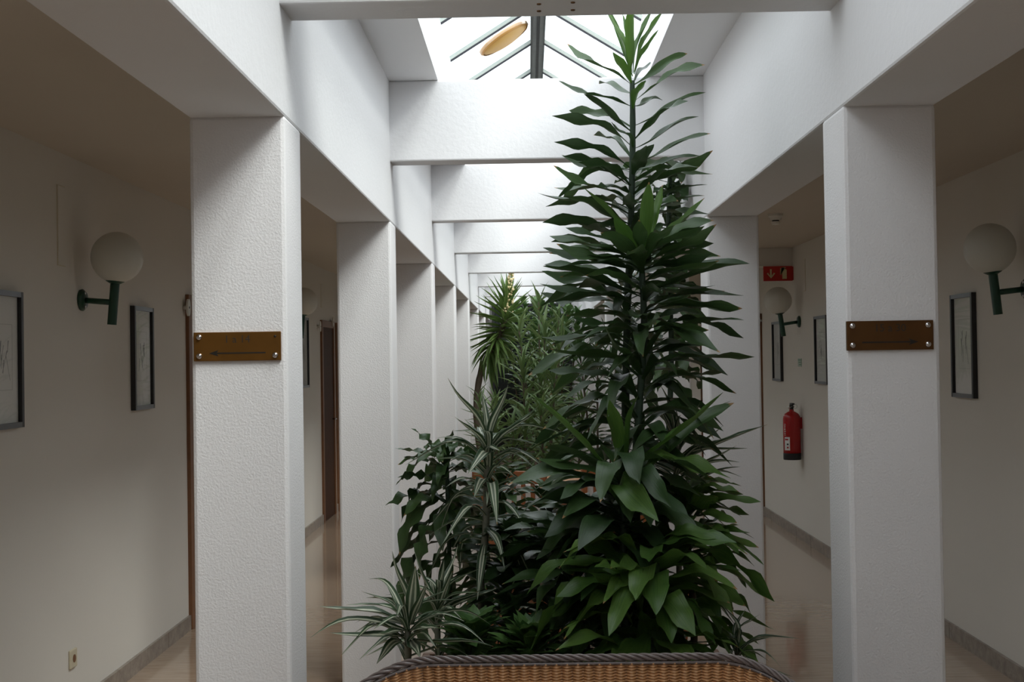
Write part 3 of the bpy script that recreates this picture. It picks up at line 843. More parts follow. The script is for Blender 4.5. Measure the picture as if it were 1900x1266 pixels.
sides = [((480, 395), (182, 205), 'frag', 0.030, 0.12), ((480, 500), (143, 380), 'frag', 0.030, -0.08), ((482, 440), (333, 395), 'frag', 0.028, 0.34),
         ((485, 620), (262, 442), 'frag', 0.026, -0.05), ((485, 600), (192, 520), 'frag', 0.024, 0.25), ((485, 690), (112, 545), 'frag', 0.032, 0.06),
         ((492, 700), (392, 573), 'frag', 0.036, -0.30), ((482, 742), (307, 636), 'frag', 0.034, 0.25), ((482, 795), (122, 668), 'frag', 0.028, -0.10),
         ((484, 880), (163, 735), 'frag', 0.034, -0.04), ((484, 800), (135, 935), 'frag_droop', 0.024, 0.10), ((484, 850), (150, 965), 'frag_droop', 0.028, 0.25), ((484, 990), (82, 972), 'frag', 0.024, 0.1),
         ((498, 400), (748, 252), 'frag', 0.028, 0.20), ((500, 475), (832, 305), 'frag', 0.032, -0.08), ((492, 520), (552, 378), 'fresh', 0.030, -0.28),
         ((500, 500), (632, 472), 'frag', 0.024, 0.34), ((500, 592), (834, 435), 'frag', 0.020, 0.12), ((500, 655), (752, 476), 'frag', 0.036, -0.20),
         ((500, 700), (802, 548), 'frag', 0.032, 0.16), ((500, 770), (858, 628), 'frag', 0.034, -0.10), ((500, 805), (585, 680), 'frag', 0.030, -0.30),
         ((500, 905), (868, 708), 'frag', 0.032, -0.05), ((500, 1010), (830, 920), 'frag', 0.036, 0.05), ((486, 920), (330, 870), 'frag', 0.036, -0.2)]
for (bx_, by_), (tx, ty), kd, wd, dd in up+sides:
    P1.leaf(at(*c1(bx_, by_), d1), at(*c1(tx, ty), d1+dd), kd, wd*0.85, R.uniform(-0.5, 0.5))
P1.along(path1, 92, 0.70, 0.16, lerp(0.42, 0.50), lerp(16, -14), lambda g: 'frag' if g < 0.5 else 'frag_droop', 0.038)

# --- second cane, a little shorter
d2 = K*6.05
base = at(1190, 1190, d2); base.z = BEDZ
P2 = Plant('corn_plant', base, 'green corn plant in front of the tallest one, its crown midway up')
sp = [base, at(1180, 900, d2), at(1186, 760, d2), at(1195, 620, d2), at(1191, 500, d2), at(1190, 470, d2)]
path2 = P2.stem(sp, 0.020, 0.013, M['stem_green'])
for (bx_, by_), (tx, ty), kd, wd, dd in [((520, 1180), (258, 880), 'fresh', 0.030, 0.05), ((545, 1190), (568, 855), 'fresh', 0.032, -0.08), ((555, 1180), (632, 868), 'fresh', 0.026, 0.08),
        ((530, 1240), (403, 1020), 'fresh', 0.034, -0.15), ((540, 1180), (515, 1015), 'frag', 0.020, 0.10), ((545, 1250), (885, 1055), 'frag', 0.030, -0.10),
        ((530, 1230), (70, 1165), 'frag', 0.026, -0.06), ((550, 1200), (830, 930), 'fresh', 0.024, 0.20), ((535, 1260), (100, 1110), 'frag', 0.036, 0.15), ((555, 1265), (905, 1205), 'frag', 0.028, 0.1),
        ((530, 1280), (75, 1245), 'frag', 0.034, -0.15), ((560, 1290), (1040, 1240), 'frag', 0.030, -0.05)]:
    P2.leaf(at(*c1(bx_, by_), d2), at(*c1(tx, ty), d2+dd), kd, wd, R.uniform(-0.4, 0.4))
def c2(cx, cy): return (960+cx/3.165, 480+cy/3.165)
for (bx_, by_), (tx, ty), kd, wd, dd in [((730, 210), (150, 45), 'frag', 0.044, -0.1), ((720, 300), (132, 148), 'frag', 0.040, -0.05), ((745, 180), (1365, 30), 'frag', 0.034, -0.1),
        ((745, 310), (1330, 218), 'frag', 0.030, 0.05), ((740, 440), (1330, 362), 'frag', 0.046, -0.15), ((730, 640), (1392, 578), 'frag', 0.030, -0.05),
        ((720, 400), (320, 345), 'frag', 0.030, -0.1), ((700, 640), (190, 530), 'frag', 0.040, -0.1), ((690, 760), (185, 655), 'frag', 0.036, 0.1), ((720, 500), (140, 462), 'frag', 0.026, 0.1),
        ((745, 560), (1090, 512), 'frag', 0.030, 0.1), ((740, 330), (1025, 205), 'frag', 0.040, -0.22), ((735, 520), (835, 345), 'frag', 0.036, -0.3), ((740, 760), (1215, 668), 'frag', 0.034, 0.1), ((730, 700), (490, 345), 'frag', 0.046, -0.3)]:
    P2.leaf(at(*c2(bx_, by_), d2), at(*c2(tx, ty), d2+dd), kd, wd, R.uniform(-0.5, 0.5))
P2.along(path2, 66, 0.93, 0.25, lerp(0.40, 0.46), lerp(20, -12), lambda g: 'frag' if g < 0.5 else 'frag_droop', 0.041)

# --- third cane: big fresh rosette at mid height
d3 = K*5.75
base = at(1160, 1215, d3); base.z = BEDZ
P3 = Plant('corn_plant', base, 'shorter corn plant with a wide crown of glossy leaves below the taller canes')
sp = [base, at(1158, 1050, d3), at(1154, 930, d3), at(1152, 850, d3)]
path3 = P3.stem(sp, 0.020, 0.014, M['stem_green'])
for b_, tp, kd, wd, dd in [((1145, 890), (981, 728), 'fresh', 0.036, -0.1), ((1150, 870), (1131, 742), 'fresh', 0.030, -0.1), ((1158, 870), (1184, 734), 'fresh', 0.034, -0.05),
        ((1160, 880), (1342, 728), 'fresh', 0.036, -0.1), ((1160, 890), (1362, 748), 'frag', 0.030, 0.05), ((1150, 900), (995, 850), 'frag', 0.032, -0.1), ((1150, 930), (942, 900), 'frag_droop', 0.042, -0.12),
        ((1150, 960), (965, 955), 'frag_droop', 0.046, -0.2), ((1165, 920), (1356, 888), 'broad', 0.040, -0.1), ((1165, 960), (1222, 968), 'broad', 0.042, -0.40), ((1150, 905), (1000, 905), 'frag', 0.036, 0.15), ((1150, 880), (1010, 830), 'frag', 0.034, 0.1)]:
    P3.leaf(at(*b_, d3), at(*tp, d3+dd), kd, wd*1.3, R.uniform(-0.6, 0.6))
P3.along(path3, 60, 0.85, 0.15, lerp(0.42, 0.40), lerp(8, -32), 'frag_droop', 0.052)

# --- low broad-leaved plants in front
d4 = K*5.55
base = at(1215, 1225, d4); base.z = BEDZ
P4 = Plant('broadleaf_plant', base, 'low plant with broad arching bright green leaves right behind the wicker back')
path4 = P4.stem([base, at(1205, 1150, d4), at(1200, 1060, d4)], 0.02, 0.012, M['stem_green'])
for b_, tp, kd, wd, dd in [((1170, 1100), (982, 1212), 'broad', 0.040, -0.05), ((1190, 1190), (1046, 1167), 'broad', 0.040, -0.10), ((1150, 1010), (1037, 1056), 'broad', 0.040, -0.1),
        ((1140, 1040), (978, 1103), 'broad', 0.044, 0.02), ((1160, 1030), (1183, 1115), 'broad', 0.042, -0.15), ((1230, 1020), (1388, 1030), 'broad', 0.040, 0.0), ((1240, 1040), (1437, 1117), 'broad', 0.042, 0.02),
        ((1210, 1060), (1362, 1143), 'broad', 0.042, -0.08), ((1200, 1120), (1328, 1198), 'broad', 0.042, -0.12), ((1220, 1110), (1360, 1225), 'broad', 0.044, 0.0), ((1195, 1220), (1200, 1140), 'broad', 0.046, -0.16),
        ((1180, 1210), (1090, 1062), 'broad', 0.034, -0.15), ((1210, 1150), (1300, 1170), 'broad', 0.040, -0.1), ((1190, 1150), (1100, 1150), 'broad', 0.044, 0.05), ((1230, 1000), (1330, 1000), 'broad', 0.042, -0.1), ((1190, 1225), (1030, 1208), 'broad', 0.040, -0.14)]:
    P4.leaf(at(*b_, d4), at(*tp, d4+dd), kd, wd, R.uniform(-0.4, 0.4))
P4.along(path4, 60, 1.0, 0.2, lerp(0.38, 0.42), lerp(20, -30), 'broad', 0.056)
base = at(1060, 1225, K*5.9); base.z = BEDZ
P4b = Plant('broadleaf_plant', base, 'dark low plant filling the middle of the bed behind the wicker back')
path = P4b.stem([base, at(1062, 1120, K*5.9), at(1058, 1030, K*5.9)], 0.018, 0.012, M['stem_green'])
P4b.along(path, 80, 1.0, 0.1, lerp(0.36, 0.42), lerp(30, -25), 'frag_droop', 0.048)
base = at(1290, 1215, K*5.95); base.z = BEDZ
P4c = Plant('broadleaf_plant', base, 'dark broad-leaved plant at the right end of the planter')
path = P4c.stem([base, at(1285, 1110, K*5.95), at(1275, 1000, K*5.95), at(1270, 940, K*5.95)], 0.018, 0.012, M['stem'])
P4c.along(path, 80, 1.0, 0.1, lerp(0.32, 0.40), lerp(20, -35), 'broad', 0.050)
# --- striped plant on the right, behind
d5 = K*6.35
base = at(1265, 1160, d5); base.z = BEDZ
P5 = Plant('striped_dracaena', base, 'white edged dracaena at the right, leaves reaching over the second right pillar')
path = P5.stem([base, at(1258, 1000, d5), at(1252, 900, d5), at(1258, 840, d5)], 0.016, 0.011, M['stem_striped'])
for b_, tp, dd in [((1255, 860), (1424, 788), -0.05), ((1258, 850), (1388, 832), -0.1), ((1255, 870), (1372, 858), 0.1), ((1256, 840), (1255, 760), 0.1), ((1255, 850), (1215, 745), 0.05), ((1255, 870), (1180, 800), -0.1), ((1258, 900), (1365, 900), 0.1), ((1255, 840), (1225, 715), 0.1), ((1260, 840), (1300, 745), 0.0), ((1255, 980), (1400, 1000), 0.05)]:
    P5.leaf(at(*b_, d5), at(*tp, d5+dd), 'striped', 0.017, R.uniform(-0.4, 0.4))
P5.along(path, 40, 1.0, 0.2, lerp(0.34, 0.38), lerp(45, -25), lambda g: 'striped' if g < 0.5 else 'striped_droop', 0.017)
# thin leaves low right
base = at(1368, 1215, K*5.75); base.z = BEDZ
P5b = Plant('spider_plant', base, 'small plant with thin arching leaves at the right end of the wicker back')
for tp, dd in [((1485, 1186), -0.05), ((1446, 1236), -0.1), ((1428, 1228), 0.0), ((1400, 1150), 0.1), ((1330, 1150), 0.1), ((1350, 1230), -0.1)]:
    P5b.leaf(at(1366, 1212, K*5.75), at(*tp, K*5.75+dd), 'striped_droop', 0.012, R.uniform(-0.3, 0.3))
P5b.along(P5b.stem([base, at(1366, 1205, K*5.75)], 0.010, 0.008, M['stem']), 14, 1.0, 0.5, lerp(0.22, 0.24), lerp(60, 10), 'striped_droop', 0.011)
# --- striped dracaena mid left
d6 = K*6.1
base = at(890, 1160, d6); base.z = BEDZ
P6 = Plant('striped_dracaena', base, 'tall white striped dracaena on a bare cane left of the corn plants')
path = P6.stem([base, at(893, 1080, d6), at(900, 1000, d6), at(904, 900, d6), at(905, 830, d6)], 0.015, 0.018, M['stem_striped'])
def c3(cx, cy): return (700+cx/3.955, 680+cy/3.955)
for b_, tp, kd, dd, wd in [((800, 560), (517, 85), 'striped', -0.05, 0.022), ((800, 560), (768, 180), 'striped', 0.05, 0.018), ((820, 560), (960, 135), 'striped', -0.05, 0.020), ((810, 620), (568, 370), 'striped', -0.08, 0.016),
        ((815, 650), (640, 385), 'striped', 0.1, 0.018), ((850, 560), (1190, 285), 'striped', 0.0, 0.022), ((840, 600), (1165, 340), 'striped', -0.1, 0.018), ((840, 650), (1385, 490), 'striped_droop', 0.05, 0.020),
        ((830, 680), (1260, 770), 'striped_droop', -0.08, 0.018), ((815, 720), (445, 565), 'striped_droop', -0.05, 0.016), ((815, 740), (205, 725), 'striped_droop', -0.05, 0.018), ((830, 720), (1170, 765), 'striped_droop', -0.15, 0.014),
        ((815, 760), (665, 790), 'striped_droop', -0.22, 0.024), ((820, 800), (1100, 865), 'striped_droop', 0.05, 0.016), ((815, 860), (710, 960), 'striped_droop', -0.15, 0.024), ((830, 880), (880, 1165), 'striped_droop', -0.25, 0.022),
        ((820, 900), (450, 1245), 'striped_droop', 0.0, 0.020), ((800, 1150), (380, 1240), 'striped_droop', -0.1, 0.018), ((805, 540), (740, 450), 'striped', 0.25, 0.020), ((830, 600), (1040, 450), 'striped', 0.25, 0.020), ((820, 780), (900, 620), 'striped_droop', -0.2, 0.018)]:
    P6.leaf(at(*c3(*b_), d6), at(*c3(*tp), d6+dd), kd, wd*1.25, R.uniform(-0.4, 0.4))
P6.along(path, 30, 0.93, 0.45, lerp(0.26, 0.34), lerp(35, -45), 'striped_droop', 0.020)
# --- front-left striped dracaena
d7 = K*5.5
base = at(757, 1228, d7); base.z = BEDZ
P7 = Plant('striped_dracaena', base, 'low white striped dracaena in front at the left end of the wicker back')
path = P7.stem([base, at(757, 1205, d7), at(757, 1170, d7)], 0.016, 0.014, M['stem_striped'])
def c4(cx, cy): return (560+cx/3.459, 900+cy/3.459)
for b_, tp, kd, dd, wd in [((680, 880), (580, 425), 'striped', -0.05, 0.020), ((690, 900), (730, 520), 'striped', -0.12, 0.024), ((700, 900), (800, 630), 'striped', -0.1, 0.018), ((670, 900), (105, 780), 'striped', -0.05, 0.022),
        ((670, 940), (50, 985), 'striped_droop', -0.05, 0.016), ((660, 980), (180, 950), 'striped', -0.10, 0.020), ((660, 1000), (245, 1105), 'striped_droop', -0.12, 0.018), ((720, 900), (1220, 905), 'striped_droop', -0.05, 0.020),
        ((720, 950), (1180, 1025), 'striped_droop', -0.1, 0.018), ((720, 1000), (1235, 1040), 'striped', -0.02, 0.020), ((670, 900), (430, 605), 'striped_droop', 0.2, 0.014), ((670, 920), (410, 725), 'striped_droop', 0.15, 0.014),
        ((660, 940), (490, 950), 'striped', -0.25, 0.020), ((700, 940), (880, 920), 'striped', -0.25, 0.018), ((660, 1020), (480, 1150), 'striped_droop', -0.1, 0.022), ((700, 1000), (760, 1110), 'striped', -0.2, 0.022), ((690, 900), (950, 780), 'striped', 0.1, 0.018), ((660, 900), (330, 955), 'striped_droop', 0.05, 0.018)]:
    P7.leaf(at(*c4(*b_), d7), at(*c4(*tp), d7+dd), kd, wd*1.35, R.uniform(-0.35, 0.35))
P7.along(path, 22, 1.0, 0.1, lerp(0.28, 0.30), lerp(30, -20), 'striped_droop', 0.018)
# second striped one just behind it
d8 = K*5.85
base = at(812, 1215, d8); base.z = BEDZ
P7b = Plant('striped_dracaena', base, 'upright striped dracaena behind the low front-left one')
path = P7b.stem([base, at(812, 1180, d8), at(812, 1130, d8)], 0.014, 0.012, M['stem_striped'])
for tp, dd in [((768, 1020), 0), ((824, 1040), -0.05), ((850, 1010), 0.1), ((840, 1060), -0.1), ((780, 1060), 0.1), ((900, 1090), 0.0), ((930, 1090), 0.1)]:
    P7b.leaf(at(812, 1140, d8), at(*tp, d8+dd), 'striped', 0.018, R.uniform(-0.3, 0.3))
P7b.along(path, 20, 1.0, 0.3, lerp(0.26, 0.30), lerp(45, -10), 'striped_droop', 0.018)
# small striped dracaena at the centre
base = at(1020, 1190, K*6.6); base.z = BEDZ
P7c = Plant('striped_dracaena', base, 'small striped dracaena in the middle of the bed before the wooden chairs')
path = P7c.stem([base, at(1025, 1100, K*6.6), at(1025, 1035, K*6.6)], 0.014, 0.012, M['stem_striped'])
for tp, dd in [((985, 992), 0), ((1025, 1000), -0.1), ((1040, 1000), 0.05), ((982, 1020), 0.0), ((940, 1015), 0), ((1080, 1010), 0.1), ((960, 1050), 0.0)]:
    P7c.leaf(at(1025, 1045, K*6.6), at(*tp, K*6.6+dd), 'striped', 0.016, R.uniform(-0.3, 0.3))
P7c.along(path, 60, 1.0, 0.1, lerp(0.26, 0.36), lerp(35, -25), 'striped_droop', 0.019)
# --- left green dracaena with drooping wavy leaves
d9 = K*6.55
base = at(835, 1150, d9); base.z = BEDZ
P8 = Plant('wavy_dracaena', base, 'dark green dracaena with drooping wavy leaves before the second left pillar')
path = P8.stem([base, at(834, 1050, d9), at(832, 960, d9), at(829, 870, d9), at(829, 850, d9)], 0.013, 0.010, M['stem_green'])
def c5(cx, cy): return (720+cx/4.221, 780+cy/4.221)
for b_, tp, kd, dd, wd in [((455, 380), (180, 65), 'wavy', 0.0, 0.030), ((465, 380), (515, 70), 'wavy', -0.08, 0.030), ((440, 390), (122, 290), 'wavy', 0.0, 0.022), ((450, 430), (75, 450), 'wavy', -0.05, 0.020),
        ((450, 470), (390, 520), 'wavy', -0.25, 0.032), ((460, 520), (100, 805), 'wavy', 0.0, 0.034), ((460, 560), (88, 1060), 'wavy', -0.10, 0.042), ((465, 620), (150, 1240), 'wavy', -0.08, 0.034), ((470, 640), (430, 1030), 'wavy', -0.2, 0.036),
        ((470, 620), (265, 1210), 'wavy', 0.0, 0.036), ((480, 400), (640, 390), 'wavy', 0.0, 0.032), ((480, 480), (660, 530), 'wavy', 0.05, 0.034), ((480, 540), (640, 760), 'wavy', -0.08, 0.038), ((480, 600), (740, 850), 'wavy', 0.05, 0.038),
        ((480, 500), (560, 900), 'wavy', 0.1, 0.036), ((475, 420), (430, 330), 'wavy', -0.2, 0.028), ((480, 640), (700, 1060), 'wavy', 0.1, 0.036)]:
    P8.leaf(at(*c5(*b_), d9), at(*c5(*tp), d9+dd), kd, wd, R.uniform(-0.4, 0.4))
P8.along(path, 46, 0.95, 0.15, lerp(0.26, 0.40), lerp(15, -65), 'wavy', 0.040)
# --- filler in the lower middle of the bed
base = at(945, 1215, K*6.2); base.z = BEDZ
P9 = Plant('bushy_plant', base, 'dense dark green bush low between the striped dracaenas')
path = P9.stem([base, at(945, 1150, K*6.2), at(945, 1010, K*6.2)], 0.014, 0.010, M['stem_green'])
P9.along(path, 130, 1.0, 0.1, lerp(0.26, 0.36), lerp(35, -25), 'frag_droop', 0.038)
base = at(1090, 1150, K*6.75); base.z = BEDZ
P9b = Plant('bushy_plant', base, 'dark green bush deep in the bed behind the tallest cane')
path = P9b.stem([base, at(1090, 1050, K*6.75), at(1095, 960, K*6.75)], 0.014, 0.010, M['stem_green'])
P9b.along(path, 110, 1.0, 0.1, lerp(0.28, 0.36), lerp(30, -25), 'frag_droop', 0.036)
base = at(870, 1225, K*5.7); base.z = BEDZ
P9c = Plant('bushy_plant', base, 'low yellowish green ground plant beside the front striped dracaena')
path = P9c.stem([base, at(870, 1215, K*5.7), at(880, 1190, K*5.7)], 0.012, 0.010, M['stem_green'])
P9c.along(path, 80, 1.0, 0.1, lerp(0.18, 0.24), lerp(55, 0), 'vine', 0.032)
base = at(985, 1230, K*5.6); base.z = BEDZ
P9d = Plant('bushy_plant', base, 'low leafy ground plant at the centre right behind the wicker rim')
path = P9d.stem([base, at(985, 1222, K*5.6), at(985, 1205, K*5.6)], 0.012, 0.010, M['stem_green'])
P9d.along(path, 80, 1.0, 0.1, lerp(0.17, 0.22), lerp(60, 0), 'vine', 0.030)

# ------------------------------------------------------------------ sitting place behind the bed
t = thing('round_table', (0.27, 9.75, 0), 'round honey coloured wooden table glimpsed behind the plants', 'table')
bm = bmesh.new(); lathe(bm, [(0, 0.715), (0.44, 0.715), (0.455, 0.725), (0.455, 0.738), (0.44, 0.745), (0, 0.745)], 0.27, 9.75, 40); fin('table_top', bm, M['wood_table'], t)
bm = bmesh.new(); lathe(bm, [(0, 0.06), (0.05, 0.06), (0.035, 0.2), (0.03, 0.45), (0.05, 0.66), (0.07, 0.7145), (0, 0.7145)], 0.27, 9.75, 20); fin('pedestal', bm, M['wood_table'], t, True)
for k in range(4):
    an = k*PI/2+0.6
    bm = bmesh.new(); tube(bm, [(0.27+0.03*math.cos(an), 9.75+0.03*math.sin(an), 0.11), (0.27+0.2*math.cos(an), 9.75+0.2*math.sin(an), 0.07), (0.27+0.32*math.cos(an), 9.75+0.32*math.sin(an), 0.022)], 0.021, 8); fin('foot', bm, M['wood_table'], t, True)
def make_chair():
    t = thing('wooden_chair', (0, 0, 0), 'x', 'chair', 'wooden chairs with pale cushions')
    for sx in (-1, 1):
        box('leg', sx*0.22-0.018, sx*0.22+0.018, -0.22, -0.184, 0, 0.64, M['wood_chair'], t, 0.004)
        box('leg', sx*0.22-0.018, sx*0.22+0.018, 0.20, 0.236, 0, 0.88, M['wood_chair'], t, 0.004)
        box('armrest', sx*0.22-0.024, sx*0.22+0.024, -0.25, 0.199, 0.64, 0.662, M['wood_chair'], t, 0.005)
    box('seat_frame', -0.201, 0.201, -0.20, 0.21, 0.36, 0.41, M['wood_chair'], t, 0.004)
    box('top_rail', -0.201, 0.201, 0.203, 0.233, 0.80, 0.88, M['wood_chair'], t, 0.006)
    box('back_rail', -0.201, 0.201, 0.208, 0.230, 0.52, 0.56, M['wood_chair'], t, 0.004)
    for k in range(5):
        x = -0.14+0.07*k
        box('slat', x-0.013, x+0.013, 0.212, 0.226, 0.561, 0.799, M['wood_chair'], t)
    box('seat_cushion', -0.195, 0.195, -0.215, 0.195, 0.411, 0.47, M['cushion'], t, 0.02)
    box('back_cushion', -0.19, 0.19, 0.135, 0.207, 0.475, 0.79, M['cushion'], t, 0.025)
    return t
ch = make_chair()
kids = list(ch.children)
spots = [(-0.02, 8.8, math.radians(155), 'wooden chair with pale cushions at the near left of the round table'), (0.50, 8.95, math.radians(180+18), 'wooden chair with pale cushions at the near right of the round table')]
for i, (x, y, rz, lab) in enumerate(spots):
    if i == 0: o = ch
    else:
        o = ch.copy(); C.objects.link(o)
        for k in kids:
            c_ = k.copy(); C.objects.link(c_); c_.parent = o
    o.location = (x, y, 0); o.rotation_euler = (0, 0, rz); o['label'] = lab

# ------------------------------------------------------------------ plants farther back
def pot(x, y, label, r=0.2, h=0.36):
    t = thing('flower_pot', (x, y, 0), label, 'pot', 'terracotta pots')
    bm = bmesh.new(); lathe(bm, [(0, 0), (r*0.7, 0), (r*0.95, h-0.06), (r*1.05, h-0.06), (r*1.05, h), (r*0.93, h), (r*0.9, h-0.03)], x, y, 24); fin('body', bm, M['terracotta'], t, False)
    bm = bmesh.new(); lathe(bm, [(r*0.92, h-0.05), (r*0.9, h-0.035), (0, h-0.03)], x, y, 24); fin('soil', bm, M['soil'], t)
    return h-0.04
for px_, dd_, yt, lab, lp in ((925, 6.9, 905, 'dark leafy plant in a pot between the planter and the wooden chairs, left one', 'terracotta pot right behind the planter, left one'), (1015, 7.35, 930, 'dark leafy plant in a pot between the planter and the wooden chairs, right one', 'terracotta pot right behind the planter, right one')):
    xp = at(px_, 900, dd_).x
    h = pot(xp, dd_, lp, 0.17, 0.32)
    Pq = Plant('bushy_plant', (xp, dd_, h), lab)
    path = Pq.stem([(xp, dd_, h), at(px_+4, 1000, dd_), at(px_, yt, dd_)], 0.018, 0.010, M['stem_green'])
    Pq.along(path, 70, 1.0, 0.2, lerp(0.30, 0.42), lerp(40, -30), 'frag_droop', 0.044)
# dark plant beyond the second beam, right
dA = K*9.9
h = pot(0.70, dA, 'terracotta pot by the right pillars beyond the second cross beam')
PA = Plant('corn_plant', (0.70, dA, h), 'dark corn plant standing beyond the second cross beam at the right')
path = PA.stem([(0.70, dA, h), at(1245, 700, dA), at(1240, 480, dA), at(1243, 320, dA), at(1245, 230, dA)], 0.024, 0.014, M['stem_green'])
PA.along(path, 100, 1.0, 0.25, lerp(0.36, 0.46), lerp(10, -40), 'wavy', 0.050)
# yucca
dY = K*21.6
yb = at(884, 790, dY); hb = pot(yb.x+0.05, dY, 'terracotta pot of the yucca far down the hall', 0.22, 0.45)
PYc = Plant('yucca', (yb.x+0.05, dY, hb), 'yucca with a spiky round head and cream flower spike far down the hall')
path = PYc.stem([(yb.x+0.05, dY, hb), at(884, 770, dY), at(889, 705, dY), at(905, 660, dY), at(930, 615, dY), at(942, 570, dY)], 0.055, 0.05, M['stem'], 'trunk')
PYc.along(path, 150, 1.0, 0.62, lerp(0.62, 0.62), lerp(78, -78), lambda g: 'yucca' if g < 0.7 else 'yucca_droop', 0.030, jit=0.3)
fs = PYc.stem([at(942, 575, dY), at(946, 540, dY), at(950, 492, dY)], 0.012, 0.006, M['stem_green'], 'flower_stalk')
bm = bmesh.new()
for k in range(110):
    f = R.random(); p = fs[int(f*(len(fs)-1))]
    rr_ = 0.06*(1-0.6*f)
    q = p + Vector((R.uniform(-1, 1)*rr_, R.uniform(-1, 1)*rr_-0.05, R.uniform(-0.03, 0.03)))
    bmesh.ops.create_icosphere(bm, subdivisions=1, radius=R.uniform(0.012, 0.022), matrix=Matrix.Translation(q))
o = fin('blossoms', bm, M['flower'], PYc.o); o['kind'] = 'stuff'
# mid-distance pale lanceolate shrubs
def shrub(px, py_top, d, n, label, kind='back', ln=0.42, wd=0.020, py_low=900, heads=3, spread=70, name='leafy_shrub', z0=0.0):
    b = at(px, 700, d); b.z = z0
    P = Plant(name, b, label)
    for k in range(heads):
        x = px + (k-(heads-1)/2)*spread/max(1, heads-1)*1.0 + R.uniform(-6, 6) if heads > 1 else px
        top = at(x, py_top+R.uniform(0, 40)*(k > 0), d+R.uniform(-0.2, 0.2))
        mid = b.lerp(top, 0.55)+Vector((R.uniform(-0.05, 0.05), 0, 0))
        path = P.stem([b+Vector((R.uniform(-0.06, 0.06), R.uniform(-0.06, 0.06), -0.0)), mid, top], 0.016, 0.010, M['stem'], 'stem', 6)
        P.along(path, n//heads, 1.0, 0.25, lerp(ln*0.8, ln), lerp(60, -30), kind, wd, az0=k*1.3, jit=0.4)
    return P
shrub(1005, 610, 12.6, 110, 'pale green shrub with narrow leaves right of the yucca', ln=0.55, wd=0.026, spread=75)
shrub(1000, 680, 11.7, 140, 'pale grass-leaved shrub below the yucca, in front of the taller one', ln=0.55, wd=0.022, spread=70)
shrub(950, 770, 11.0, 150, 'low yellowish shrub behind the round table at the left', ln=0.45, wd=0.020, spread=60)
shrub(1040, 760, 11.2, 150, 'low yellowish shrub behind the round table at the right', ln=0.45, wd=0.020, spread=70)
shrub(905, 745, 13.2, 100, 'slender pale shrub at the foot of the yucca', ln=0.42, wd=0.018, spread=30)
shrub(1040, 565, 17.6, 280, 'leafy green tree filling the right of the far dark panel', kind='vine', ln=0.26, wd=0.055, spread=70, name='leafy_tree', heads=4)
shrub(975, 575, 19.4, 280, 'leafy green tree before the middle of the far dark panel', kind='vine', ln=0.28, wd=0.06, spread=80, name='leafy_tree', heads=4)
shrub(1010, 555, 21.0, 280, 'leafy green tree close against the far dark panel', kind='vine', ln=0.28, wd=0.06, spread=90, name='leafy_tree', heads=4)
shrub(1015, 560, 14.9, 90, 'tall narrow-leaved plant rising before the far trees', kind='back', ln=0.50, wd=0.026, spread=40, heads=2, name='tall_shrub')
shrub(1110, 640, 10.9, 120, 'dark leafy shrub behind the tall corn plants', kind='frag', ln=0.40, wd=0.035, spread=60)

# ------------------------------------------------------------------ wicker seat
YB = 3.46                                   # rearmost line of the back
bl = at(785, 1222, YB); br_ = at(1340, 1212, YB)
cx = (bl.x+br_.x)/2; hw = 0.70; rc = 0.30; arm = 0.40
rimz = (bl.z+br_.z)/2
sofa = thing('wicker_loveseat', (cx, YB-0.35, 0), 'honey coloured wicker seat with a braided grey rim at the bottom edge', 'loveseat')
def plan(s):                                 # arc-length walk: left arm, corner, back, corner, right arm
    L1, L2, L3 = arm, rc*PI/2, 2*(hw-rc)
    tot = 2*L1+2*L2+L3
    q = s*tot
    if q < L1: return Vector((cx-hw, YB-rc-arm+q, 0)), q/(L1)*0.0
    q -= L1
    if q < L2:
        a = q/rc
        return Vector((cx-hw+rc-rc*math.cos(a), YB-rc+rc*math.sin(a), 0)), a
    q -= L2
    if q < L3: return Vector((cx-hw+rc+q, YB, 0)), 0
    q -= L3
    if q < L2:
        a = q/rc
        return Vector((cx+hw-rc+rc*math.sin(a), YB-rc+rc*math.cos(a), 0)), a
    q -= L2
    return Vector((cx+hw, YB-rc-q, 0)), 0
TOT = 2*arm+rc*PI+2*(hw-rc)
def top(s):                                  # rim height
    q = abs(s-0.5)*TOT
    flat = (hw-rc)-0.03
    if q <= flat: return rimz
    g = min(1, (q-flat)/(rc*PI/2+0.10))
    return rimz - 0.20*(g*g*(3-2*g))
def nrm(s):
    a = plan(max(0, s-0.002))[0]; b = plan(min(1, s+0.002))[0]
    t_ = (b-a).normalized()
    return Vector((-t_.y, t_.x, 0))          # outwards
SEATZ = 0.30
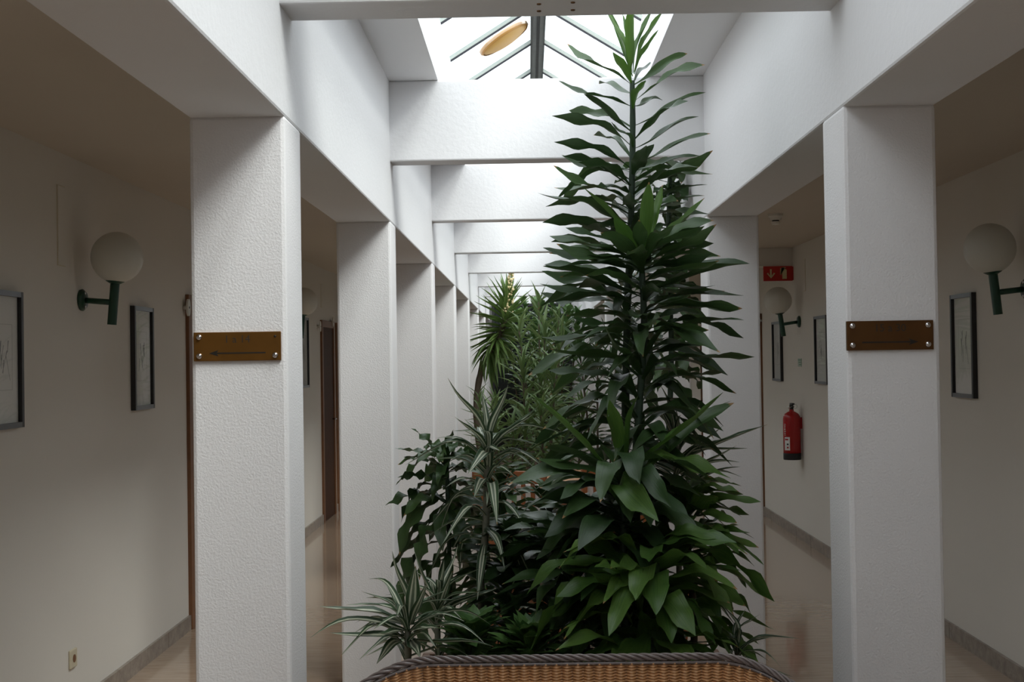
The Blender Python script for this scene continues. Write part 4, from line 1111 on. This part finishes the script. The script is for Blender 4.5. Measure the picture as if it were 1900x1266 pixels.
nst = int(TOT/0.0285)
bm = bmesh.new()
for i in range(nst+1):
    s = i/nst; p = plan(s)[0]
    tube(bm, [p+Vector((0, 0, 0.16)), p+Vector((0, 0, top(s)-0.01))], 0.0035, 5)
o = fin('stakes', bm, M['wicker'], sofa, True); o['kind'] = 'stuff'
bm = bmesh.new()
rows = 84
for rrw in range(rows):
    f = (rrw+0.5)/rows
    pts = []
    nn_ = nst*4
    for i in range(nn_+1):
        s = i/nn_
        z = 0.16+(top(s)-0.018-0.16)*f
        ph = -math.cos(2*PI*(i/4.0))
        pts.append(plan(s)[0] + nrm(s)*(0.0085*ph) + Vector((0, 0, z)))
    tube(bm, pts, 0.0039, 4, False)
o = fin('weave', bm, M['wicker'], sofa, True); o['kind'] = 'stuff'
# braided rim of six slanting strands
for k in range(4):
    bm = bmesh.new()
    pts = []
    m = 420
    for i in range(m+1):
        s = i/m
        th = s*TOT/0.115*2*PI + k*2*PI/4
        pts.append(plan(s)[0] + nrm(s)*(0.0085*math.cos(th)) + Vector((0, 0, top(s)-0.006+0.0062*math.sin(th))))
    tube(bm, pts, 0.0045, 6)
    fin('rim_strand', bm, M['wicker_dark'], sofa, True)
bm = bmesh.new(); m = 200
tube(bm, [plan(i/m)[0] + nrm(i/m)*(-0.006) + Vector((0, 0, top(i/m)-0.020)) for i in range(m+1)], 0.0045, 6); fin('rim_cord', bm, M['wicker_dark'], sofa, True)
box('seat', cx-hw+0.02, cx+hw-0.02, YB-rc-arm+0.02, YB-0.12, 0.26, 0.32, M['wicker'], sofa, 0.01)
box('seat_cushion', cx-hw+0.04, cx+hw-0.04, YB-rc-arm+0.03, YB-0.16, 0.321, 0.43, M['cushion'], sofa, 0.03)
for sx in (-1, 1):
    for yy_ in (YB-rc-arm+0.05, YB-0.14):
        bm = bmesh.new(); tube(bm, [(cx+sx*(hw-0.10), yy_, 0), (cx+sx*(hw-0.10), yy_, 0.27)], 0.022, 10); fin('leg', bm, M['wicker_dark'], sofa, True)
